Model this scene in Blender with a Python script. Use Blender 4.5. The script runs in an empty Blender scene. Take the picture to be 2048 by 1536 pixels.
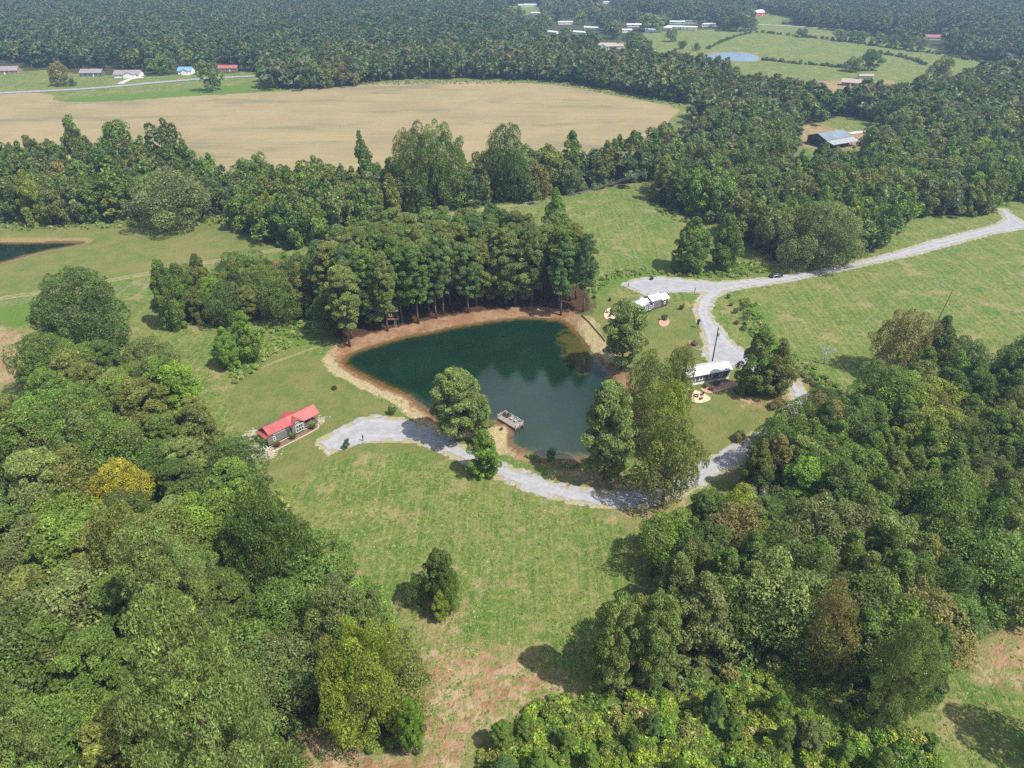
import bpy, math, random
import numpy as np
PI = math.pi
R = math.radians
scene = bpy.context.scene
COL = scene.collection

# ------------------------------------------------------------------ camera, light, exposure
CAM_H = 98.0; FPX = 1384.0; PITCH = R(33.0)
cam_data = bpy.data.cameras.new('camera')
cam_data.sensor_width = 36.0; cam_data.lens = 36.0 * FPX / 2048.0
cam_data.clip_start = 1.0; cam_data.clip_end = 20000.0
cam = bpy.data.objects.new('camera', cam_data); COL.objects.link(cam)
cam.location = (0, 0, CAM_H); cam.rotation_euler = (PI / 2 - PITCH, 0, 0)
scene.camera = cam
SUN_EL = R(57.0); SUN_DIR = (0.87, -0.49)            # horizontal direction towards the sun
sun_az = math.atan2(SUN_DIR[0], SUN_DIR[1])           # clockwise from +Y
world = bpy.data.worlds.new('World'); scene.world = world; world.use_nodes = True
wn = world.node_tree; wn.nodes.clear()
sun_data = bpy.data.lights.new('sun', 'SUN'); sun_data.energy = 4.8; sun_data.angle = R(0.55)
sun_data.color = (1.0, 0.945, 0.86)
sun = bpy.data.objects.new('sun', sun_data); COL.objects.link(sun)
hx, hy = SUN_DIR; hl = math.hypot(hx, hy)
sv = (hx / hl * math.cos(SUN_EL), hy / hl * math.cos(SUN_EL), math.sin(SUN_EL))
from mathutils import Vector, Matrix
sun.rotation_euler = Vector(sv).to_track_quat('Z', 'Y').to_euler()
sun.location = (sv[0] * 60, sv[1] * 60, 95)
scene.view_settings.view_transform = 'Standard'
scene.view_settings.look = 'None'; scene.view_settings.gamma = 1.0
scene.view_settings.use_curve_mapping = False
scene.view_settings.exposure = 0.62
scene.cycles.max_bounces = 6; scene.cycles.diffuse_bounces = 3; scene.cycles.glossy_bounces = 3
scene.cycles.transmission_bounces = 4; scene.cycles.volume_bounces = 0
scene.cycles.transparent_max_bounces = 4
scene.cycles.use_denoising = False
HAZE = 0.00023

# ------------------------------------------------------------------ node helpers
def nd(nt, typ, ins=None, **props):
    n = nt.nodes.new(typ)
    for k, v in props.items(): setattr(n, k, v)
    for k, v in (ins or {}).items():
        if isinstance(v, bpy.types.NodeSocket): nt.links.new(v, n.inputs[k])
        else: n.inputs[k].default_value = v
    return n
def c4(c): return (c[0], c[1], c[2], 1.0) if not isinstance(c, bpy.types.NodeSocket) else c
def mx(nt, f, a, b, blend='MIX'):
    return nd(nt, 'ShaderNodeMix', {0: f, 6: c4(a), 7: c4(b)}, data_type='RGBA', blend_type=blend, clamp_factor=True).outputs[2]
def ma(nt, op, a, b=0.0, clamp=False):
    return nd(nt, 'ShaderNodeMath', {0: a, 1: b}, operation=op, use_clamp=clamp).outputs[0]
def nz(nt, vec, scale, detail=3.0, rough=0.55, dist=0.0):
    return nd(nt, 'ShaderNodeTexNoise', {'Vector': vec, 'Scale': scale, 'Detail': detail, 'Roughness': rough, 'Distortion': dist}).outputs['Fac']
def ss(nt, v, lo, hi, a=0.0, b=1.0):
    return nd(nt, 'ShaderNodeMapRange', {'Value': v, 'From Min': lo, 'From Max': hi, 'To Min': a, 'To Max': b}, interpolation_type='SMOOTHSTEP').outputs[0]
def at_(nt, name, typ='GEOMETRY'):
    return nd(nt, 'ShaderNodeAttribute', attribute_name=name, attribute_type=typ).outputs['Fac']
def new_mat(name):
    m = bpy.data.materials.new(name); m.use_nodes = True
    nt = m.node_tree; nt.nodes.clear()
    out = nt.nodes.new('ShaderNodeOutputMaterial')
    return m, nt, out
def pos(nt): return nd(nt, 'ShaderNodeNewGeometry').outputs['Position']
def mapping(nt, vec, rz, scale):
    return nd(nt, 'ShaderNodeMapping', {'Vector': vec, 'Rotation': (0, 0, rz), 'Scale': scale}).outputs[0]
def bump(nt, h, strength, dist=0.1):
    return nd(nt, 'ShaderNodeBump', {'Height': h, 'Strength': strength, 'Distance': dist}).outputs[0]

# sky: Nishita with broken fair-weather cloud
sky = nd(wn, 'ShaderNodeTexSky', sky_type='NISHITA', sun_disc=False, sun_elevation=SUN_EL, sun_rotation=sun_az,
         air_density=1.0, dust_density=1.5, ozone_density=1.0)
wc = nd(wn, 'ShaderNodeTexCoord').outputs['Generated']
sx = nd(wn, 'ShaderNodeSeparateXYZ', {0: wc})
zz = ma(wn, 'ADD', ma(wn, 'MAXIMUM', sx.outputs[2], 0.0), 0.14)
cv = nd(wn, 'ShaderNodeCombineXYZ', {0: ma(wn, 'DIVIDE', sx.outputs[0], zz), 1: ma(wn, 'DIVIDE', sx.outputs[1], zz), 2: 0.0}).outputs[0]
cn = nz(wn, cv, 1.3, 6.0, 0.56, 0.3)
cf = ma(wn, 'MULTIPLY', ss(wn, cn, 0.47, 0.66), ss(wn, sx.outputs[2], 0.0, 0.1))
cloud_col = mx(wn, ss(wn, nz(wn, cv, 3.1, 4.0), 0.35, 0.7), (8, 8.7, 9.6), (16.5, 16.8, 17.2))
bg = nd(wn, 'ShaderNodeBackground', {'Color': mx(wn, ma(wn, 'MULTIPLY', cf, 0.9), sky.outputs[0], cloud_col), 'Strength': 0.10})
wo = nd(wn, 'ShaderNodeOutputWorld'); wn.links.new(bg.outputs[0], wo.inputs['Surface'])

# ------------------------------------------------------------------ projection and geometry helpers
S_, C_ = math.sin(PITCH), math.cos(PITCH)
def at(px, py, z=0.0):
    u = (px - 1024) / FPX; v = (py - 768) / FPX
    dz = -(S_ + v * C_); t = (CAM_H - z) / -dz
    return u * t, (C_ - v * S_) * t
def proj(x, y, z):
    zz = z - CAM_H; dep = y * C_ - zz * S_
    return 1024 + FPX * x / dep, 768 + FPX * (-zz * C_ - y * S_) / dep
def scale_at(x, y, z=0.0): return FPX / (y * C_ - (z - CAM_H) * S_)
def tree_height(bx, by, ty):
    x, y = at(bx, by); lo, hi = 0.0, 90.0
    for _ in range(40):
        m = (lo + hi) / 2
        if proj(x, y, m)[1] > ty: lo = m
        else: hi = m
    return lo
def chaikin(p, n=2, closed=True):
    p = np.array(p, float)
    for _ in range(n):
        q = np.roll(p, -1, 0)
        a = p * .75 + q * .25; b = p * .25 + q * .75
        if closed: p = np.stack([a, b], 1).reshape(-1, 2)
        else: p = np.concatenate([p[:1], np.stack([a[:-1], b[:-1]], 1).reshape(-1, 2), p[-1:]])
    return p
def W(poly, z=0.0, smooth=2):
    q = np.array([at(a, b, z) for a, b in poly])
    return chaikin(q, smooth) if smooth else q
def sdf(P, poly, cap=60.0):
    """signed distance, negative inside"""
    out = np.full(len(P), cap)
    lo = poly.min(0) - cap; hi = poly.max(0) + cap
    idx = np.nonzero(((P > lo) & (P < hi)).all(1))[0]
    if not len(idx): return out
    Q = P[idx]; d2 = np.full(len(Q), 1e18); ins = np.zeros(len(Q), bool)
    n = len(poly)
    for i in range(n):
        a = poly[i]; b = poly[(i + 1) % n]; e = b - a; w = Q - a
        t = np.clip((w @ e) / max(1e-9, e @ e), 0, 1)
        dd = w - t[:, None] * e
        d2 = np.minimum(d2, (dd ** 2).sum(1))
        if a[1] != b[1]:
            c = ((a[1] > Q[:, 1]) != (b[1] > Q[:, 1])) & (Q[:, 0] < (b[0] - a[0]) * (Q[:, 1] - a[1]) / (b[1] - a[1]) + a[0])
            ins ^= c
    d = np.sqrt(d2); d[ins] *= -1
    out[idx] = np.clip(d, -cap, cap)
    return out
def sdfu(P, polys, cap=60.0):
    o = np.full(len(P), cap)
    for p in polys: o = np.minimum(o, sdf(P, p, cap))
    return o
def inside_px(PX, poly):
    poly = np.array(poly, float); ins = np.zeros(len(PX), bool); n = len(poly)
    for i in range(n):
        a = poly[i]; b = poly[(i + 1) % n]
        if a[1] != b[1]:
            ins ^= ((a[1] > PX[:, 1]) != (b[1] > PX[:, 1])) & (PX[:, 0] < (b[0] - a[0]) * (PX[:, 1] - a[1]) / (b[1] - a[1]) + a[0])
    return ins
def proj_np(P, z=0.0):
    dep = P[:, 1] * C_ - (z - CAM_H) * S_
    return np.stack([1024 + FPX * P[:, 0] / dep, 768 + FPX * (-(z - CAM_H) * C_ - P[:, 1] * S_) / dep], 1)

def vnoise(P, s, seed=0):
    """cheap smooth value noise in numpy, -1..1"""
    rs = np.random.RandomState(seed); T = rs.rand(256, 256) * 2 - 1
    q = P / s; i = np.floor(q).astype(int); f = q - i; f = f * f * (3 - 2 * f)
    a = T[i[:, 0] % 256, i[:, 1] % 256]; b = T[(i[:, 0] + 1) % 256, i[:, 1] % 256]
    c = T[i[:, 0] % 256, (i[:, 1] + 1) % 256]; d = T[(i[:, 0] + 1) % 256, (i[:, 1] + 1) % 256]
    return (a * (1 - f[:, 0]) + b * f[:, 0]) * (1 - f[:, 1]) + (c * (1 - f[:, 0]) + d * f[:, 0]) * f[:, 1]

# ------------------------------------------------------------------ object helpers
def tag(o, label=None, cat=None, group=None, kind=None):
    if label: o['label'] = label
    if cat: o['category'] = cat
    if group: o['group'] = group
    if kind: o['kind'] = kind
    return o
def link(name, data, parent=None, loc=None, rz=None):
    o = bpy.data.objects.new(name, data); COL.objects.link(o)
    if parent is not None: o.parent = parent
    if loc is not None: o.location = loc
    if rz is not None: o.rotation_euler = (0, 0, rz)
    return o
def mesh_np(name, V, F, mats, smooth=False, midx=None, attrs=None):
    """V (n,3); F (m,k) all of one size k"""
    V = np.asarray(V, np.float32); F = np.asarray(F, np.int32); k = F.shape[1]
    me = bpy.data.meshes.new(name)
    me.vertices.add(len(V)); me.vertices.foreach_set('co', V.ravel())
    me.loops.add(F.size); me.loops.foreach_set('vertex_index', F.ravel())
    me.polygons.add(len(F)); me.polygons.foreach_set('loop_start', np.arange(0, F.size, k, dtype=np.int32))
    for m in (mats if isinstance(mats, (list, tuple)) else [mats]): me.materials.append(m)
    if midx is not None: me.polygons.foreach_set('material_index', np.asarray(midx, np.int32))
    me.polygons.foreach_set('use_smooth', np.full(len(F), smooth))
    for an, (dom, val) in (attrs or {}).items():
        a = me.attributes.new(an, 'FLOAT', dom); a.data.foreach_set('value', np.asarray(val, np.float32))
    me.update(calc_edges=True)
    return me
class MB:
    """collects polygons and builds them as one mesh"""
    def __init__(s): s.v = []; s.f = []
    def poly(s, pts, faces):
        o = len(s.v); s.v += [tuple(p) for p in pts]; s.f += [tuple(o + i for i in f) for f in faces]; return s
    def box(s, x0, x1, y0, y1, z0, z1):
        return s.poly([(x0, y0, z0), (x1, y0, z0), (x1, y1, z0), (x0, y1, z0), (x0, y0, z1), (x1, y0, z1), (x1, y1, z1), (x0, y1, z1)],
                      [(0, 3, 2, 1), (4, 5, 6, 7), (0, 1, 5, 4), (1, 2, 6, 5), (2, 3, 7, 6), (3, 0, 4, 7)])
    def slab(s, a, b, c, d, t):
        """quad a b c d (counter-clockwise seen from above) thickened downwards by t"""
        p = [a, b, c, d] + [(q[0], q[1], q[2] - t) for q in (a, b, c, d)]
        return s.poly(p, [(0, 1, 2, 3), (7, 6, 5, 4), (0, 4, 5, 1), (1, 5, 6, 2), (2, 6, 7, 3), (3, 7, 4, 0)])
    def prism(s, prof, x0, x1):
        """profile in (y,z) extruded along x"""
        n = len(prof); p = [(x0, a, b) for a, b in prof] + [(x1, a, b) for a, b in prof]
        return s.poly(p, [tuple(range(n))[::-1], tuple(range(n, 2 * n))] + [(i, (i + 1) % n, n + (i + 1) % n, n + i) for i in range(n)])
    def prism_y(s, prof, y0, y1):
        n = len(prof); p = [(a, y0, b) for a, b in prof] + [(a, y1, b) for a, b in prof]
        return s.poly(p, [tuple(range(n)), tuple(range(n, 2 * n))[::-1]] + [((i + 1) % n, i, n + i, n + (i + 1) % n) for i in range(n)])
    def tube(s, pts, rad, k=6, cap=True):
        o = len(s.v); pts = [Vector(p) for p in pts]
        for i, p in enumerate(pts):
            d = (pts[min(i + 1, len(pts) - 1)] - pts[max(i - 1, 0)]).normalized()
            a = d.orthogonal().normalized() if abs(d.z) < .99 else Vector((1, 0, 0)); b = d.cross(a).normalized(); a = b.cross(d)
            r = rad[i] if hasattr(rad, '__len__') else rad
            for j in range(k):
                t = 2 * PI * j / k; q = p + a * (math.cos(t) * r) + b * (math.sin(t) * r); s.v.append(tuple(q))
        for i in range(len(pts) - 1):
            for j in range(k):
                s.f.append((o + i * k + j, o + i * k + (j + 1) % k, o + (i + 1) * k + (j + 1) % k, o + (i + 1) * k + j))
        if cap:
            s.f.append(tuple(o + j for j in range(k))[::-1]); s.f.append(tuple(o + (len(pts) - 1) * k + j for j in range(k)))
        return s
    def data(s, name, mat, smooth=False):
        me = bpy.data.meshes.new(name); me.from_pydata(s.v, [], s.f); me.materials.append(mat)
        if smooth: me.polygons.foreach_set('use_smooth', [True] * len(me.polygons))
        me.update(); return me
    def build(s, name, mat, parent=None, smooth=False, loc=None, rz=None, kind=None):
        o = link(name, s.data(name, mat, smooth), parent, loc, rz)
        if kind: o['kind'] = kind
        return o
def empty(name, loc, rz=0.0, label=None, cat=None, group=None):
    o = link(name, None, None, loc, rz); o.empty_display_size = 0.5
    return tag(o, label, cat, group)
def copy_tree(o, parent=None):
    c = o.copy(); COL.objects.link(c); c.parent = parent
    for ch in o.children: copy_tree(ch, c)
    return c

# ------------------------------------------------------------------ outlines (traced on the ground, then unprojected)
WL = -1.2
POND = W([(685, 718), (702, 705), (750, 690), (805, 674), (860, 664), (908, 653), (959, 645), (1010, 638), (1041, 635), (1095, 636), (1133, 641),
          (1154, 664), (1172, 684), (1184, 705), (1203, 727), (1222, 749), (1236, 770), (1248, 790), (1254, 820), (1252, 850), (1240, 885),
          (1205, 915), (1160, 921), (1117, 916), (1086, 917), (1055, 908), (1021, 893), (1012, 876), (1018, 862), (1024, 852), (1000, 843), (985, 846), (950, 858), (905, 858),
          (878, 845), (860, 829), (833, 809), (809, 789), (771, 776), (737, 759), (704, 742), (686, 730)], WL)
POND_W = W([(-260, 470), (-100, 478), (0, 486), (90, 485), (160, 484), (172, 486), (150, 491), (90, 502), (40, 515), (0, 527), (-120, 560), (-280, 600)], WL)
POND_F = W([(1397, 113), (1420, 108), (1450, 105), (1480, 104.5), (1505, 108), (1522, 118), (1508, 123), (1460, 122), (1415, 119)], -0.5)
def smooth01(t): t = np.clip(t, 0, 1); return t * t * (3 - 2 * t)
def ground_z(P):
    P = np.asarray(P, float).reshape(-1, 2)
    z = 0.28 * vnoise(P, 47, 3) + 0.10 * vnoise(P, 19, 4)
    far = np.hypot(P[:, 0], P[:, 1] - 250) > 900
    z[far] *= .5
    for poly, wl, bw, dep in ((POND, WL, 6.0, 2.2), (POND_W, WL, 7.0, 2.0), (POND_F, -0.5, 6.0, 1.0)):
        s = sdf(P, poly, 30.0); w = smooth01((s - 1) / 12.0)
        prof = np.where(s >= 0, wl * (1 - smooth01((s + .5) / (bw + .5))) , wl - np.minimum(dep, -s * 0.35) - .0)
        prof = np.where(s >= 0, np.maximum(prof, wl), prof)
        z = z * w + prof * (s < 29.9)
    return z
def gz(x, y): return float(ground_z([(x, y)])[0])
def ground_at(px, py):
    z = 0.0
    for _ in range(4):
        x, y = at(px, py, z); z = gz(x, y)
    return x, y, z

HAY = W([(-700, 200), (-200, 190), (0, 189), (60, 184), (110, 190), (104, 204), (200, 204), (330, 196), (560, 182), (700, 171), (780, 165), (900, 163), (1000, 164), (1080, 168), (1140, 175), (1200, 187),
         (1280, 201), (1365, 216), (1340, 240), (1290, 275), (1200, 320), (1060, 350), (900, 372), (760, 384), (640, 384), (560, 378), (500, 368), (460, 380), (430, 372), (380, 330), (300, 320), (150, 330), (0, 335), (-400, 360), (-900, 360)], 0, 1)
ROAD = [W([(631, 886), (690, 853), (722, 838), (745, 833), (800, 838), (860, 862), (930, 893), (1000, 926), (1070, 952), (1140, 974), (1210, 985), (1270, 985), (1320, 970), (1370, 947),
           (1420, 921), (1470, 892), (1530, 858), (1575, 825), (1588, 800), (1577, 775), (1558, 755), (1520, 740), (1478, 735), (1425, 732), (1409, 712), (1411, 695), (1407, 670), (1398, 645), (1390, 620), (1394, 603), (1411, 586),
           (1366, 582), (1330, 585), (1300, 592), (1270, 580), (1246, 569), (1262, 561), (1291, 556), (1330, 554), (1366, 558), (1432, 564), (1490, 560), (1564, 552), (1614, 545),
           (1697, 529), (1780, 508), (1862, 483), (1945, 461), (1985, 452), (2009, 440), (2004, 428), (1996, 418), (2012, 418), (2026, 430), (2046, 444), (2120, 446), (2300, 448), (2300, 462), (2120, 459), (2048, 457), (1987, 467), (1904, 490),
           (1821, 512), (1738, 529), (1655, 546), (1573, 562), (1490, 575), (1450, 583), (1428, 598), (1419, 620), (1430, 645), (1450, 668), (1470, 690), (1500, 710), (1548, 736), (1586, 757), (1608, 782), (1616, 803), (1604, 840),
           (1560, 878), (1495, 915), (1440, 950), (1385, 977), (1330, 1001), (1275, 1011), (1205, 1011), (1130, 1001), (1055, 979), (985, 951), (915, 917), (855, 890), (800, 879), (745, 879), (700, 889), (656, 906)], 0, 0)]
TRACK_ = lambda p, w: None
SOIL = [W([(845, 1290), (960, 1290), (1090, 1330), (1150, 1370), (1140, 1400), (1060, 1420), (990, 1450), (960, 1500), (930, 1560), (840, 1560), (835, 1400)]),
        W([(600, 1450), (640, 1440), (700, 1500), (840, 1500), (860, 1700), (560, 1700)]), W([(628, 1150), (650, 1120), (700, 1115), (735, 1150), (700, 1180), (640, 1178)]),
        W([(-60, 660), (20, 655), (70, 680), (85, 740), (40, 770), (-60, 770)]), W([(860, 1190), (905, 1195), (925, 1225), (905, 1260), (850, 1240)]),
        W([(1960, 1290), (2060, 1250), (2090, 1340), (2000, 1370), (1930, 1340)]), W([(1465, 795), (1520, 780), (1570, 770), (1585, 790), (1560, 815), (1500, 815)]),
        W([(1330, 1010), (1380, 985), (1380, 1010), (1330, 1045), (1240, 1040), (1200, 1020), (1275, 1016)]), W([(1100, 930), (1200, 935), (1300, 960), (1330, 985), (1250, 985), (1120, 960)]), W([(1570, 765), (1590, 740), (1640, 770), (1650, 790)]),
        W([(1600, 165), (1660, 160), (1740, 165), (1790, 158), (1790, 172), (1700, 195), (1640, 210), (1600, 215)]), W([(1560, 285), (1640, 300), (1700, 300), (1760, 290), (1745, 262), (1690, 265), (1620, 240), (1590, 262)])]
SAND = [W([(990, 842), (1012, 850), (1022, 858), (1012, 878), (1018, 900), (985, 900), (975, 870)]),
        W([(1170, 630), (1190, 640), (1208, 680), (1198, 710), (1186, 700), (1172, 680), (1160, 655)])]
LAWN = [W([(445, 770), (560, 710), (620, 700), (700, 760), (830, 850), (900, 890), (1000, 935), (1200, 980), (1330, 970), (1480, 880), (1590, 800), (1560, 750), (1420, 735),
           (1410, 690), (1390, 610), (1240, 590), (1180, 620), (1200, 690), (1270, 770), (1270, 870), (1330, 1040), (1180, 1020), (1000, 965), (900, 920), (800, 900), (700, 905), (640, 930), (560, 980), (480, 860)]),
        W([(-300, 440), (0, 455), (200, 450), (470, 440), (560, 490), (560, 512), (300, 545), (0, 590), (-300, 620)])]
FIELD_EDGE = 0
W_LEFT = [(-700, 900), (-60, 880), (20, 862), (70, 820), (95, 775), (140, 750), (190, 745), (260, 740), (330, 750), (385, 790), (405, 840), (438, 915), (468, 965), (500, 1030), (548, 1090),
          (615, 1180), (700, 1250), (760, 1300), (800, 1360), (815, 1430), (815, 1505), (700, 1490), (600, 1440), (590, 1560), (600, 1900), (-900, 1900), (-900, 900)]
W_RIGHT = [(1210, 1395), (1205, 1290), (1270, 1225), (1295, 1150), (1345, 1108), (1420, 1078), (1482, 1045), (1512, 985), (1560, 935), (1610, 892), (1655, 866), (1720, 850), (1790, 790), (1850, 760), (1960, 785), (2060, 770),
           (2400, 760), (2600, 1200), (2120, 1200), (1975, 1255), (1850, 1345), (1790, 1430), (1700, 1380), (1640, 1330), (1560, 1300), (1480, 1340), (1380, 1375), (1280, 1400)]
W_PINE = [(690, 695), (745, 683), (800, 664), (870, 652), (950, 634), (1040, 622), (1110, 628), (1178, 632), (1190, 610), (1175, 580), (1120, 560), (1000, 545), (880, 540), (780, 545), (700, 570), (650, 610), (660, 665)]
W_ROW = [(345, 640), (430, 655), (520, 640), (620, 610), (645, 640), (690, 600), (700, 540), (640, 555), (540, 570), (450, 590), (390, 600), (340, 620)]
W_MID = [(-300, 440), (0, 448), (100, 452), (200, 446), (330, 440), (440, 432), (480, 440), (520, 475), (580, 498), (640, 485), (690, 460), (840, 425), (960, 412), (1060, 400), (1180, 382), (1290, 362), (1310, 335), (1350, 310),
         (1400, 290), (1350, 300), (1290, 318), (1200, 342), (1000, 366), (900, 385), (640, 396), (560, 400), (480, 396), (400, 372), (330, 345), (0, 345), (-300, 365)]
W_NE = [(1310, 412), (1350, 428), (1430, 445), (1490, 490), (1540, 520), (1600, 533), (1680, 522), (1745, 505), (1765, 470), (1790, 445), (1850, 432), (1930, 436), (1995, 420), (1985, 405), (2040, 400), (2400, 420), (2700, 150), (2400, 120), (2048, 150), (1990, 160), (1900, 195),
        (1820, 215), (1700, 205), (1620, 215), (1560, 205), (1480, 200), (1440, 205), (1400, 235), (1425, 270), (1390, 310), (1330, 345), (1330, 380)]
NE_CLEAR = [(1560, 300), (1590, 255), (1640, 245), (1690, 230), (1760, 245), (1800, 270), (1760, 300), (1700, 318), (1640, 322), (1590, 315)]
W_HEDGE = [(545, 178), (690, 175), (780, 160), (900, 157), (1000, 158), (1090, 160), (1150, 167), (1210, 178), (1290, 192), (1370, 207), (1470, 188), (1440, 160), (1390, 150), (1290, 140), (1200, 133), (1150, 100), (1000, 100), (700, 130), (545, 150)]
PASTURE = [(1205, 135), (1200, 100), (1245, 95), (1240, 85), (1290, 66), (1400, 60), (1470, 58), (1500, 50), (1500, 30), (1540, 28), (1590, 38), (1570, 48), (1700, 66), (1830, 86), (1880, 108), (2040, 136), (1990, 160), (1900, 195), (1820, 215), (1700, 205), (1560, 205), (1480, 180), (1430, 152), (1390, 142), (1290, 135)]
YARD_L = [(-500, 190), (-300, 160), (0, 149), (90, 138), (150, 148), (300, 151), (420, 150), (500, 144), (560, 160), (560, 190), (300, 205), (0, 210), (-500, 215)]
TOWN = [(1000, 72), (1010, 24), (1100, 14), (1240, 14), (1250, 40), (1400, 44), (1440, 58), (1290, 66), (1240, 85), (1200, 90), (1100, 85)]
TOWNF = [(940, 24), (940, 14), (1040, 12), (1100, 16), (1150, 16), (1240, 17), (1236, 25), (1100, 22), (1050, 30), (1000, 26)]

# ------------------------------------------------------------------ materials: ground
def streaks(nt, p, ang, across, along, detail=2.0):
    return nz(nt, mapping(nt, p, ang, (across, along, 1.0)), 1.0, detail, 0.6)
m_ground, nt, out = new_mat('grass_and_soil')
p = pos(nt)
fine = nz(nt, p, 2.6, 3.0, 0.7); clump = nz(nt, p, 0.75, 3.0, 0.65); med = nz(nt, p, 0.16, 4.0, 0.6); big = nz(nt, p, 0.035, 3.0, 0.55); tiny = nz(nt, p, 9.0, 2.0, 0.6)
edge = ma(nt, 'MULTIPLY', ma(nt, 'SUBTRACT', nz(nt, p, 0.45, 5.0, 0.7), 0.5), 7.0)
rows = streaks(nt, p, R(-44), 1.15, 0.05)
rows2 = streaks(nt, p, R(-38), 0.85, 0.035)
# rough field grass
field = mx(nt, ss(nt, big, .38, .62), (.115, .195, .036), (.185, .225, .058))
field = mx(nt, ss(nt, med, .45, .62), field, (.095, .175, .030))
field = mx(nt, ma(nt, 'MULTIPLY', ss(nt, clump, .50, .68), .75), field, (.335, .295, .135))
field = mx(nt, ma(nt, 'MULTIPLY', ss(nt, clump, .46, .30), .8), field, (.060, .125, .022))
field = mx(nt, ma(nt, 'MULTIPLY', ss(nt, rows, .52, .64), .55), field, (.30, .25, .13))
field = mx(nt, ma(nt, 'MULTIPLY', ss(nt, rows2, .50, .62), .32), field, (.26, .25, .09))
straw = ma(nt, 'MULTIPLY', ss(nt, nz(nt, p, 0.11, 5.0, 0.72), .53, .64), .75)
field = mx(nt, straw, field, (.36, .28, .155))
field = mx(nt, ma(nt, 'MULTIPLY', ss(nt, fine, .53, .66), .45), field, (.36, .33, .16))
field = mx(nt, ma(nt, 'MULTIPLY', ss(nt, fine, .46, .36), .45), field, (.060, .13, .020))
# mown lawn
lawn = mx(nt, ss(nt, med, .36, .64), (.155, .195, .055), (.225, .215, .080))
lawn = mx(nt, ma(nt, 'MULTIPLY', ss(nt, nz(nt, p, .3, 4.0, .6), .5, .7), .5), lawn, (.115, .175, .050))
lawn = mx(nt, ma(nt, 'MULTIPLY', ss(nt, big, .5, .64), .5), lawn, (.27, .22, .10))
lawn_d = ma(nt, 'ADD', at_(nt, 'lawn'), ma(nt, 'MULTIPLY', edge, .5))
col = mx(nt, ss(nt, lawn_d, .9, -.9), field, lawn)
# lush strip
lush = ma(nt, 'ADD', at_(nt, 'lush'), edge)
col = mx(nt, ma(nt, 'MULTIPLY', ss(nt, lush, 1.5, -2.5), .8), col, mx(nt, clump, (.075, .185, .022), (.16, .23, .04)))
# bare reddish soil with tufts left standing
soil = mx(nt, ss(nt, med, .4, .62), (.39, .225, .155), (.47, .34, .24))
soil = mx(nt, ma(nt, 'MULTIPLY', ss(nt, nz(nt, p, .33, 4, .65), .52, .66), .8), soil, (.27, .135, .080))
soil_d = ma(nt, 'ADD', at_(nt, 'soil'), ma(nt, 'MULTIPLY', edge, 1.6))
soil_f = ma(nt, 'MULTIPLY', ss(nt, soil_d, 1.8, -1.8), ss(nt, clump, .62, .48))
col = mx(nt, soil_f, col, soil)
# woodland floor: leaf litter and shade plants
floor_ = mx(nt, ss(nt, clump, .4, .6), (.085, .062, .036), (.055, .080, .022))
col = mx(nt, ss(nt, ma(nt, 'ADD', at_(nt, 'wood'), edge), 1.2, -1.8), col, floor_)
pinefl = mx(nt, ss(nt, clump, .4, .62), (.10, .050, .032), (.065, .036, .024))
col = mx(nt, ss(nt, ma(nt, 'ADD', at_(nt, 'pinefloor'), ma(nt, 'MULTIPLY', edge, .5)), 1.0, -1.0), col, pinefl)
# bank: red clay close to the water, pale sandy lip further up
sh = at_(nt, 'shore'); she = ma(nt, 'ADD', sh, ma(nt, 'MULTIPLY', edge, .28))
clay = mx(nt, ss(nt, clump, .4, .6), (.28, .135, .080), (.36, .21, .13))
pale = mx(nt, ss(nt, fine, .4, .62), (.40, .31, .19), (.58, .48, .33))
redz = ss(nt, ma(nt, 'ADD', at_(nt, 'redbank'), edge), 4.0, -4.0)
bank = mx(nt, ma(nt, 'MULTIPLY', ss(nt, she, .7, 1.6), ma(nt, 'SUBTRACT', 1.0, redz)), clay, pale)
bank = mx(nt, ma(nt, 'MULTIPLY', redz, .9), bank, mx(nt, ss(nt, med, .4, .6), (.37, .225, .15), (.29, .15, .095)))
bank = mx(nt, ma(nt, 'MULTIPLY', ss(nt, nz(nt, p, .7, 5, .75), .5, .66), .6), bank, (.16, .085, .055))  # dark brown mottling: leaf litter, with tree shadow painted into it
bank = mx(nt, ma(nt, 'MULTIPLY', ss(nt, nz(nt, p, 1.6, 4, .7), .56, .66), .45), bank, (.15, .18, .05))
bank = mx(nt, ss(nt, sh, 0.35, -0.3), bank, (.15, .085, .035))
bw = ma(nt, 'ADD', at_(nt, 'bankw'), 0.0)
col = mx(nt, ss(nt, ma(nt, 'SUBTRACT', she, bw), .5, -.3), col, bank)
sand_c = mx(nt, ss(nt, fine, .4, .65), (.40, .30, .17), (.55, .45, .29))
col = mx(nt, ss(nt, ma(nt, 'ADD', at_(nt, 'sand'), ma(nt, 'MULTIPLY', edge, .2)), .4, -.4), col, sand_c)
# trodden pale margin of the gravel road, and the double farm track
rd = ma(nt, 'ADD', at_(nt, 'road'), ma(nt, 'MULTIPLY', edge, .13))
col = mx(nt, ma(nt, 'MULTIPLY', ss(nt, rd, .42, 0.1), .8), col, (.50, .42, .30))
tr = ma(nt, 'ADD', at_(nt, 'track'), ma(nt, 'MULTIPLY', edge, .12))
col = mx(nt, ma(nt, 'MULTIPLY', ss(nt, tr, .65, .1), .6), col, (.42, .34, .22))
wet = at_(nt, 'shore2')
col = mx(nt, ss(nt, ma(nt, 'ADD', wet, ma(nt, 'MULTIPLY', edge, .4)), 3.6, 2.2), col, (.33, .24, .125))
col = mx(nt, ss(nt, wet, .8, -.3), col, (.12, .10, .04))
col = mx(nt, ma(nt, 'MULTIPLY', ss(nt, tiny, .35, .65), .25), col, mx(nt, .5, col, (0, 0, 0)))
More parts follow.
